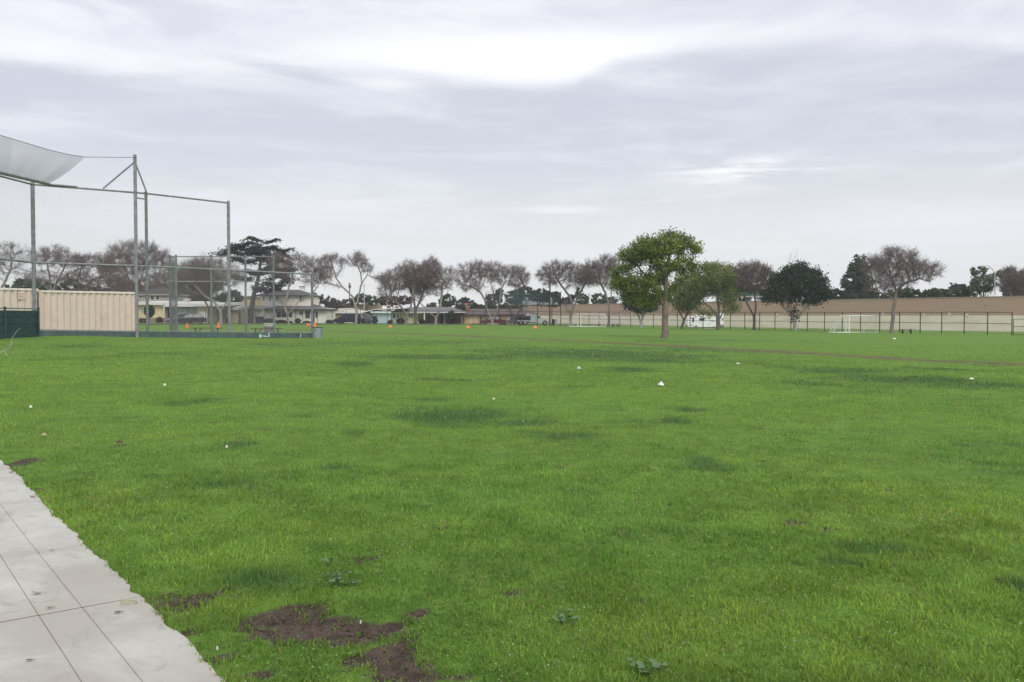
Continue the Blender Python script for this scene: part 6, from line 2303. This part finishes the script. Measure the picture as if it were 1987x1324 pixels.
wheelie_bin('wheeled_bin', 'dark blue wheeled bin left of the steel barrel', 499.5, 146.5, (0.028, 0.026, 0.042))
wheelie_bin('wheeled_bin', 'dark blue wheeled bin nearest the steel barrel', 508, 146.5, (0.028, 0.026, 0.045))
wheelie_bin('wheeled_bin', 'dark green bin standing right of the utility car', 727, 147, (0.022, 0.050, 0.045), 0.75, 1.25)
wheelie_bin('wheeled_bin', 'dark bin behind the far backstop\'s right posts', 1074.5, 156, (0.035, 0.040, 0.038), 0.5)
wheelie_bin('wheeled_bin', 'pale grey bin behind the far backstop\'s right posts', 1078.5, 156, (0.50, 0.53, 0.54), 0.5)


# ------------------------------------------------------------------ goals
def goal(label, px, d, dirx, H, Wd, shift):
    b = foot(px, d)
    Wv = Vector((math.cos(dirx), math.sin(dirx), 0)); Rv = Vector((-math.sin(dirx), math.cos(dirx), 0))
    o = Vector((b.x, b.y, 0)) + Rv * shift + Wv * shift * 0.15
    root = thing('goal_frame', label, 'goal', (o.x, o.y, gz(o.x, o.y)), 'white football goal frames')
    G = lambda v, z: Vector((v.x, v.y, gz(v.x, v.y) + z))
    p0, p1 = o, o + Wv * Wd
    zt = gz(o.x, o.y) + H
    T = lambda v: Vector((v.x, v.y, zt))
    r = 0.055
    MB().tube(G(p0, -0.02), T(p0), r).build('post', WHITE, root)
    MB().tube(G(p1, -0.02), T(p1), r).build('post', WHITE, root)
    MB().tube(T(p0) - Wv * r, T(p1) + Wv * r, r).build('crossbar', WHITE, root)
    back, foot_ = Rv * 0.75, Rv * 2.0
    for p in (p0, p1):
        MB().tube(T(p), T(p + back), r * 0.8).build('top_arm', WHITE, root)
        MB().tube(T(p + back), G(p + foot_, 0.02), r * 0.8).build('back_stay', WHITE, root)
        MB().tube(G(p, 0.04), G(p + foot_, 0.04), r * 0.8).build('side_ground_bar', WHITE, root)
    MB().tube(G(p0 + foot_, 0.04), G(p1 + foot_, 0.04), r * 0.8).build('rear_ground_bar', WHITE, root)
    return root


A45 = math.radians(42)
goal('front one of two nested white goal frames by the wide bare tree', 1648, 99.0, A45, 2.0, 7.4, 0.0)
goal('rear one of two nested white goal frames by the wide bare tree', 1648, 99.0, A45, 2.0, 7.4, 0.42)
goal('front one of two nested white goal frames at the far end', 1127, 137.0, A45, 2.0, 5.7, 0.0)
goal('rear one of two nested white goal frames at the far end', 1127, 137.0, A45, 2.0, 5.7, 0.75)


# ------------------------------------------------------------------ cones
def cone(label, px, py, h, tipped=False, squat=False):
    p = ground(px, py)
    root = thing('field_cone', label, 'cone', p, 'orange cones on the field')
    og = pm('cone_orange', (0.80, 0.20, 0.07), rough=0.5, var=0.08)
    r = h * (0.42 if not squat else 1.15)
    M = Matrix.Translation(p)
    if tipped:
        M = M @ Matrix.Translation((0, 0, r * 0.8)) @ Matrix.Rotation(math.radians(78), 4, 'Y')
    m = MB(M); m.lathe([(r * 0.75, 0.02), (r * 0.62, h * 0.3), (r * 0.38, h * 0.7), (r * 0.20, h)], (0, 0, 0), 12); m.build('body', og, root)
    m = MB(M); m.box(-r, r, -r, r, 0, 0.03); m.build('base', og, root)


cone('upright orange cone above the left players\' bench', 424, 636, 0.62)
cone('faded orange cone near the cage\'s left posts', 363, 636, 0.5)
cone('tipped orange cone left of the white-bottomed wing post', 596, 634.5, 0.55, tipped=True)
cone('upright orange cone behind the grey trash can', 611, 634.5, 0.62)
cone('low orange cone in front of the blue house', 757, 635.5, 0.30, squat=True)
cone('low orange cone in front of the ochre house\'s left end', 908, 636.5, 0.34, squat=True)
cone('low orange cone below the flatbed truck', 1038, 637, 0.36, squat=True)


# ------------------------------------------------------------------ poles, lamp, signs over the wall
def street_lamp():
    d = 128.0
    b = foot(1931, d)
    root = thing('street_lamp', 'grey curved-arm street lamp beyond the wall on the right', 'street lamp', b)
    st = pm('lamp_steel', (0.42, 0.42, 0.42), rough=0.5, metal=0.4)
    top = at(1930.5, 531, d)
    MB().tube(b - Vector((0, 0, .2)), top, 0.12, 0.07, 8).build('pole', st, root)
    arm = [top, at(1926, 523, d), at(1920, 517.5, d), at(1914, 515, d), at(1910.5, 515, d)]
    MB().path(arm, 0.05, 6).build('arm', st, root)
    e = at(1909, 515.3, d)
    MB().taper((e.x - 0.35, e.x + 0.30, e.y - .14, e.y + .14), e.z - 0.10, (e.x - 0.25, e.x + 0.25, e.y - .08, e.y + .08), e.z + 0.06).build('lamp_head', st, root)
    b2 = foot(1927, d - 2)
    s = thing('roadside_sign', 'blank white sign back showing over the wall below the street lamp', 'sign', b2)
    p, q = at(1918, 576.5, d - 2), at(1935, 570.5, d - 2)
    MB().box(p.x, q.x, p.y, p.y + 0.06, p.z, q.z).build('board', pm('sign_white', (0.70, 0.70, 0.70), var=0.05), s)
    for px in (1921, 1932):
        c = at(px, 576, d - 2)
        MB().tube((c.x, c.y + .1, b2.z - .2), (c.x, c.y + .1, c.z), 0.05, n=6).build('leg', st, s)


street_lamp()


def freeway_sign():
    d = 165.0
    b = foot(1455, d)
    root = thing('overhead_road_sign', 'green overhead road sign glimpsed behind the bare reddish-brown tree', 'sign', b)
    gr = pm('sign_green', (0.035, 0.130, 0.115), rough=0.5, var=0.06)
    st = pm('lamp_steel', (0.42, 0.42, 0.42))
    wt = pm('sign_white', (0.70, 0.70, 0.70), var=0.05)
    p, q = at(1425, 574.5, d), at(1474, 553, d)
    MB().box(p.x, q.x, p.y, p.y + 0.12, p.z, q.z).build('board', gr, root)
    t = MB(); z = at(1450, 576, d).z
    t.box(p.x - 0.6, q.x + 0.8, p.y - 0.3, p.y + 0.5, z - 0.10, z + 0.10)
    t.build('catwalk', st, root)
    for px in (1432, 1472):
        c = at(px, 576, d)
        MB().tube((c.x, c.y + .3, b.z - .2), (c.x, c.y + .3, at(px, 553, d).z), 0.2, n=8).build('leg', st, root)
    g = random.Random(3)
    for px, py, w, h in ((1431, 564.5, 2.4, 2.4), (1435, 564, 2.2, 2.6), (1448, 561, 2.0, 3.0), (1453, 567, 2.6, 2.2), (1431, 570, 2.0, 2.4), (1427, 570.5, 1.6, 1.4)):
        a, c = at(px, py + h / 2, d), at(px + w, py - h / 2, d)
        MB().prism([(a.x, a.z), (c.x, a.z + 0.04), (c.x - 0.03, c.z), (a.x + 0.05, c.z - 0.03)], 'y', p.y - 0.03, p.y - 0.004).build('letter_mark', wt, root)


freeway_sign()


def thin_poles():
    d = 170.0
    b = foot(706.5, d)
    r = thing('lamp_post', 'thin grey lamp post rising right of the twisted bare tree', 'pole', b, None)
    st = pm('lamp_steel', (0.42, 0.42, 0.42))
    MB().tube(b, at(706.5, 556, d), 0.11, 0.07, 7).build('pole', st, r)
    MB().lathe([(0.10, 0), (0.16, 0.1), (0.10, 0.4), (0.02, 0.5)], at(706.5, 556, d), 8).build('cap', st, r)
    b = foot(678.5, d)
    r = thing('utility_pole', 'dark utility pole with transformer behind the twisted bare tree', 'pole', b, None)
    dk = pm('pole_wood', (0.075, 0.058, 0.048))
    MB().tube(b, at(678.5, 549, d), 0.14, 0.09, 7).build('shaft', dk, r)
    MB().tube(at(678.7, 559, d - 0.3), at(678.7, 553.5, d - 0.3), 0.26, n=10).build('transformer', pm('transformer_grey', (0.10, 0.10, 0.11)), r)
    MB().bar(at(676.5, 551, d), at(680.5, 551, d), 0.1, 0.12).build('crossarm', dk, r)
    b = foot(1143, 196)
    r = thing('lamp_post', 'thin grey lamp post over the wall behind the far goal frames', 'pole', b, None)
    MB().tube(b, at(1143, 573, 196), 0.16, 0.1, 7).build('pole', st, r)
    MB().lathe([(0.12, 0), (0.2, 0.1), (0.12, 0.4), (0.02, 0.5)], at(1143, 573, 196), 8).build('cap', st, r)


thin_poles()

# ------------------------------------------------------------------ small things on the lawn and the paving
def weed(label, px, py, rad, n, seed, col):
    g = random.Random(seed)
    p = ground(px, py)
    root = thing('mallow_weed', label, 'weed', p, 'broad-leaved weeds in the lawn')
    # one lobed round leaf, shared by all
    vs = [(0, 0, 0)]
    k = 18
    for i in range(k):
        t = 2 * math.pi * i / k
        rr = (1.0 + 0.14 * math.cos(5 * t)) * (0.35 if i == 0 else 1)
        vs.append((rr * math.cos(t), rr * math.sin(t), 0.16 + 0.07 * math.cos(5 * t)))
    fs = [(0, 1 + i, 1 + (i + 1) % k) for i in range(k)]
    me = bpy.data.meshes.new('leaf')
    me.from_pydata(vs, [], fs); me.update()
    me.materials.append(pm('mallow_leaf' + str(col), col, rough=0.55, var=0.25, scale=8))
    sm = MB()
    for i in range(n):
        o = bpy.data.objects.new('leaf', me); COL.objects.link(o); o.parent = root
        r = rad * math.sqrt(g.random()); t = g.uniform(0, 6.28)
        s = g.uniform(0.009, 0.016)
        h = g.uniform(0.025, 0.058)
        o.location = (r * math.cos(t), r * math.sin(t), h)
        o.scale = (s, s, s)
        o.rotation_euler = (g.uniform(-0.5, 0.5), g.uniform(-0.5, 0.5), g.uniform(0, 6.28))
        sm.tube(p + Vector((0, 0, -0.01)), p + o.location, 0.0022, 0.0015, 4, caps=False)
    sm.build('stalks', pm('stalk_green', (0.08, 0.14, 0.05)), root)


weed('pale broad-leaved weed above the bare soil patch', 655, 1136, 0.15, 34, 1, (0.105, 0.185, 0.080))
weed('broad-leaved weed at the bottom edge of the lawn', 1258, 1308, 0.085, 26, 2, (0.110, 0.190, 0.085))
weed('flat pale weed in the middle of the near lawn', 1092, 1212, 0.09, 14, 3, (0.105, 0.190, 0.075))
weed('tiny pale weed above the largest broad-leaved one', 636, 1099, 0.06, 7, 4, (0.105, 0.185, 0.080))


def litter(label, px, py, size, seed, col=(0.78, 0.78, 0.74), name='paper_scrap', tall=0.5):
    g = random.Random(seed)
    p = ground(px, py)
    p = p + Vector((0, 0, 0.035))
    m = MB()
    # crumpled sheet: a bent fan with thickness
    n = 7
    top = []
    for i in range(n):
        t = 2 * math.pi * i / n
        rr = size * g.uniform(0.28, 0.48)
        top.append((p.x + rr * math.cos(t), p.y + rr * 0.7 * math.sin(t), p.z + size * g.uniform(0.0, 0.10)))
    c = (p.x + size * g.uniform(-.1, .1), p.y, p.z + size * tall)
    vs = top + [c] + [(x, y, z - 0.012) for x, y, z in top] + [(c[0], c[1], c[2] - 0.012)]
    fs = [(i, (i + 1) % n, n) for i in range(n)] + [((i + 1) % n + n + 1, i + n + 1, 2 * n + 1) for i in range(n)]
    fs += [(i, i + n + 1, (i + 1) % n + n + 1, (i + 1) % n) for i in range(n)]
    m.add(vs, fs)
    o = m.build(name, pm('scrap' + str(col), col, rough=0.8, var=0.06))
    bbox_origin(o)
    tag(o, label, 'litter', 'paper scraps on the lawn')


litter('largest white crumpled paper scrap, right of the lawn\'s middle', 1283, 750, 0.20, 1, tall=0.42)
litter('white scrap below the near goal frames', 1735, 659, 0.32, 2, tall=0.3)
litter('small white scrap on the left lawn beside a dark tuft', 440, 873, 0.045, 3, (0.62, 0.62, 0.57))
litter('small pale scrap near the left edge of the lawn', 60, 794, 0.07, 4, (0.70, 0.72, 0.55))
litter('pale flat scrap in the dark grass at the far right', 1885, 738, 0.16, 5, tall=0.2)
litter('blue-white scrap out on the middle lawn', 1123, 717.5, 0.14, 6, (0.50, 0.62, 0.70))
litter('tiny cream scrap on the middle lawn left of the blue-white one', 958, 778, 0.07, 7, (0.72, 0.70, 0.50))
litter('tiny pale scrap high on the left lawn', 320, 751, 0.09, 8, (0.70, 0.72, 0.60))
litter('pale flat scrap right of the dirt track\'s middle', 1432, 708, 0.18, 9, tall=0.2)
litter('tan scrap on the lawn near the paving\'s far end', 85, 849, 0.10, 10, (0.42, 0.34, 0.20), tall=0.25)
litter('brown clod in the lawn left of the small white scrap', 232, 864, 0.09, 11, (0.10, 0.065, 0.04), 'soil_clod', 0.35)
litter('tiny white scrap between the two dark tufts', 1015, 822, 0.03, 12, (0.6, 0.6, 0.52))
litter('tiny white pebble on the bare soil', 700, 1219, 0.012, 13, (0.6, 0.6, 0.56), name='pebble')
litter('tiny white bit at the soil near the paving', 422, 1271, 0.014, 14, (0.6, 0.6, 0.56), name='pebble')


def fallen_leaf(label, px, py, L, ang, col, curl=0.4, seed=1):
    g = random.Random(seed)
    p = ground(px, py)
    M = Matrix.Translation((p.x, p.y, p.z + 0.020)) @ Matrix.Rotation(ang, 4, 'Z')
    m = MB(M)
    n = 8
    vs, fs = [], []
    for i in range(n + 1):
        f = i / n
        x = (f - 0.5) * L
        w = L * 0.26 * math.sin(math.pi * min(1, f * 0.93 + 0.06)) * g.uniform(0.75, 1.15)
        z = curl * L * (abs(f - 0.5) ** 2) * 1.6
        for s in (-1, 0, 1):
            vs.append((x, s * w, z + abs(s) * w * 0.55 * g.uniform(0.4, 1.2)))
    for i in range(n):
        for j in (0, 1):
            a = i * 3 + j
            fs.append((a, a + 3, a + 4, a + 1))
    m.add(vs, fs)
    m.tube((L * 0.48, 0, 0.004), (L * 0.75, L * 0.06, 0.002), 0.0016, 0.001, 4)
    o = m.build('fallen_leaf', pm('dry_leaf' + str(col), col, rough=0.8, var=0.3, scale=30))
    bbox_origin(o)
    tag(o, label, 'leaf', 'dry leaves on the paving')


fallen_leaf('pale curled dry leaf lying between the two scored lines', 73, 1159, 0.062, 0.2, (0.36, 0.31, 0.26), 0.6, 1)
fallen_leaf('brown curled leaf at the grass edge of the paving', 195, 1088, 0.040, 1.2, (0.17, 0.105, 0.075), 0.9, 2)
fallen_leaf('dark narrow leaf on the paving below the cross joint', 229, 1196, 0.040, 0.15, (0.13, 0.11, 0.09), 0.2, 3)
fallen_leaf('small brown leaf on the paving near its lower left corner', 57, 1290, 0.034, 0.1, (0.20, 0.16, 0.12), 0.3, 4)
fallen_leaf('grey-brown leaf at the paving edge halfway up', 64, 969, 0.06, 0.4, (0.22, 0.18, 0.15), 0.5, 5)
fallen_leaf('small dark leaf on the upper paving by the grass', 100, 1074, 0.026, 0.8, (0.16, 0.13, 0.11), 0.3, 6)
fallen_leaf('dark bit of leaf at the grass edge below the joint', 306, 1199, 0.034, 0.4, (0.15, 0.13, 0.10), 0.3, 7)
fallen_leaf('clump of brown leaf caught in the cross joint', 97, 1187, 0.036, 0.3, (0.24, 0.18, 0.13), 0.4, 8)
fallen_leaf('brown leaf at the far paving edge, upper left', 22, 921, 0.055, 0.9, (0.18, 0.14, 0.11), 0.4, 9)

# a dry coil of straw on the paving just below the joint's grass end
p_ = ground(250, 1176)
m_ = MB()
pts_ = [Vector((p_.x + 0.042 * math.cos(t), p_.y + 0.030 * math.sin(t), p_.z + 0.018 + 0.002 * t)) for t in [i * 0.4 - 0.6 for i in range(17)]]
pts_.append(pts_[-1] + Vector((-0.06, -0.045, -0.004)))
m_.path(pts_, 0.0022, 5)
o_ = m_.build('straw_coil', pm('straw', (0.38, 0.34, 0.14), rough=0.8))
bbox_origin(o_)
tag(o_, 'yellowish dry straw coil on the paving by the grass', 'straw')

# broken branch in the grass at the left edge
m_ = MB()
bp = [ground(-6, 690), None]
d0 = bp[0].y
pts_ = [ground(-8, 690) + Vector((0, 0, 0.04)), at(8, 681, d0 + 0.2), at(20, 673, d0 + 0.3), at(22.5, 664, d0 + 0.4), at(26, 653, d0 + 0.4), at(32, 644, d0 + 0.4), at(39, 637, d0 + 0.5)]
for i, (a, b) in enumerate(zip(pts_[:-1], pts_[1:])):
    m_.tube(a, b, 0.015 - i * 0.0017, 0.015 - (i + 1) * 0.0017, 6)
m_.tube(pts_[1], ground(14, 691), 0.012, 0.008, 5)
m_.tube(pts_[2], at(8, 672, d0), 0.008, 0.004, 5)
o_ = m_.build('broken_branch', pm('grey_stick', (0.34, 0.36, 0.30), var=0.2, scale=8))
bbox_origin(o_)
tag(o_, 'pale broken branch bending up from the grass at the left edge', 'branch')

# ------------------------------------------------------------------ the damp air
hz = bpy.data.materials.new('haze')
hz.use_nodes = True
_t = NT(hz.node_tree)
_t.n.clear()
_o = _t.node('ShaderNodeOutputMaterial')
_v = _t.node('ShaderNodeVolumePrincipled')
_v.inputs['Color'].default_value = (0.95, 0.96, 1.0, 1)
_v.inputs['Density'].default_value = 0.00048
_v.inputs['Anisotropy'].default_value = 0.2
_t.l.new(_v.outputs[0], _o.inputs['Volume'])
o_ = MB().box(-430, 430, -48, 632, -3.0, 36.0).build('haze', hz)
tag(o_, 'thin pale haze over the whole field', kind='stuff')
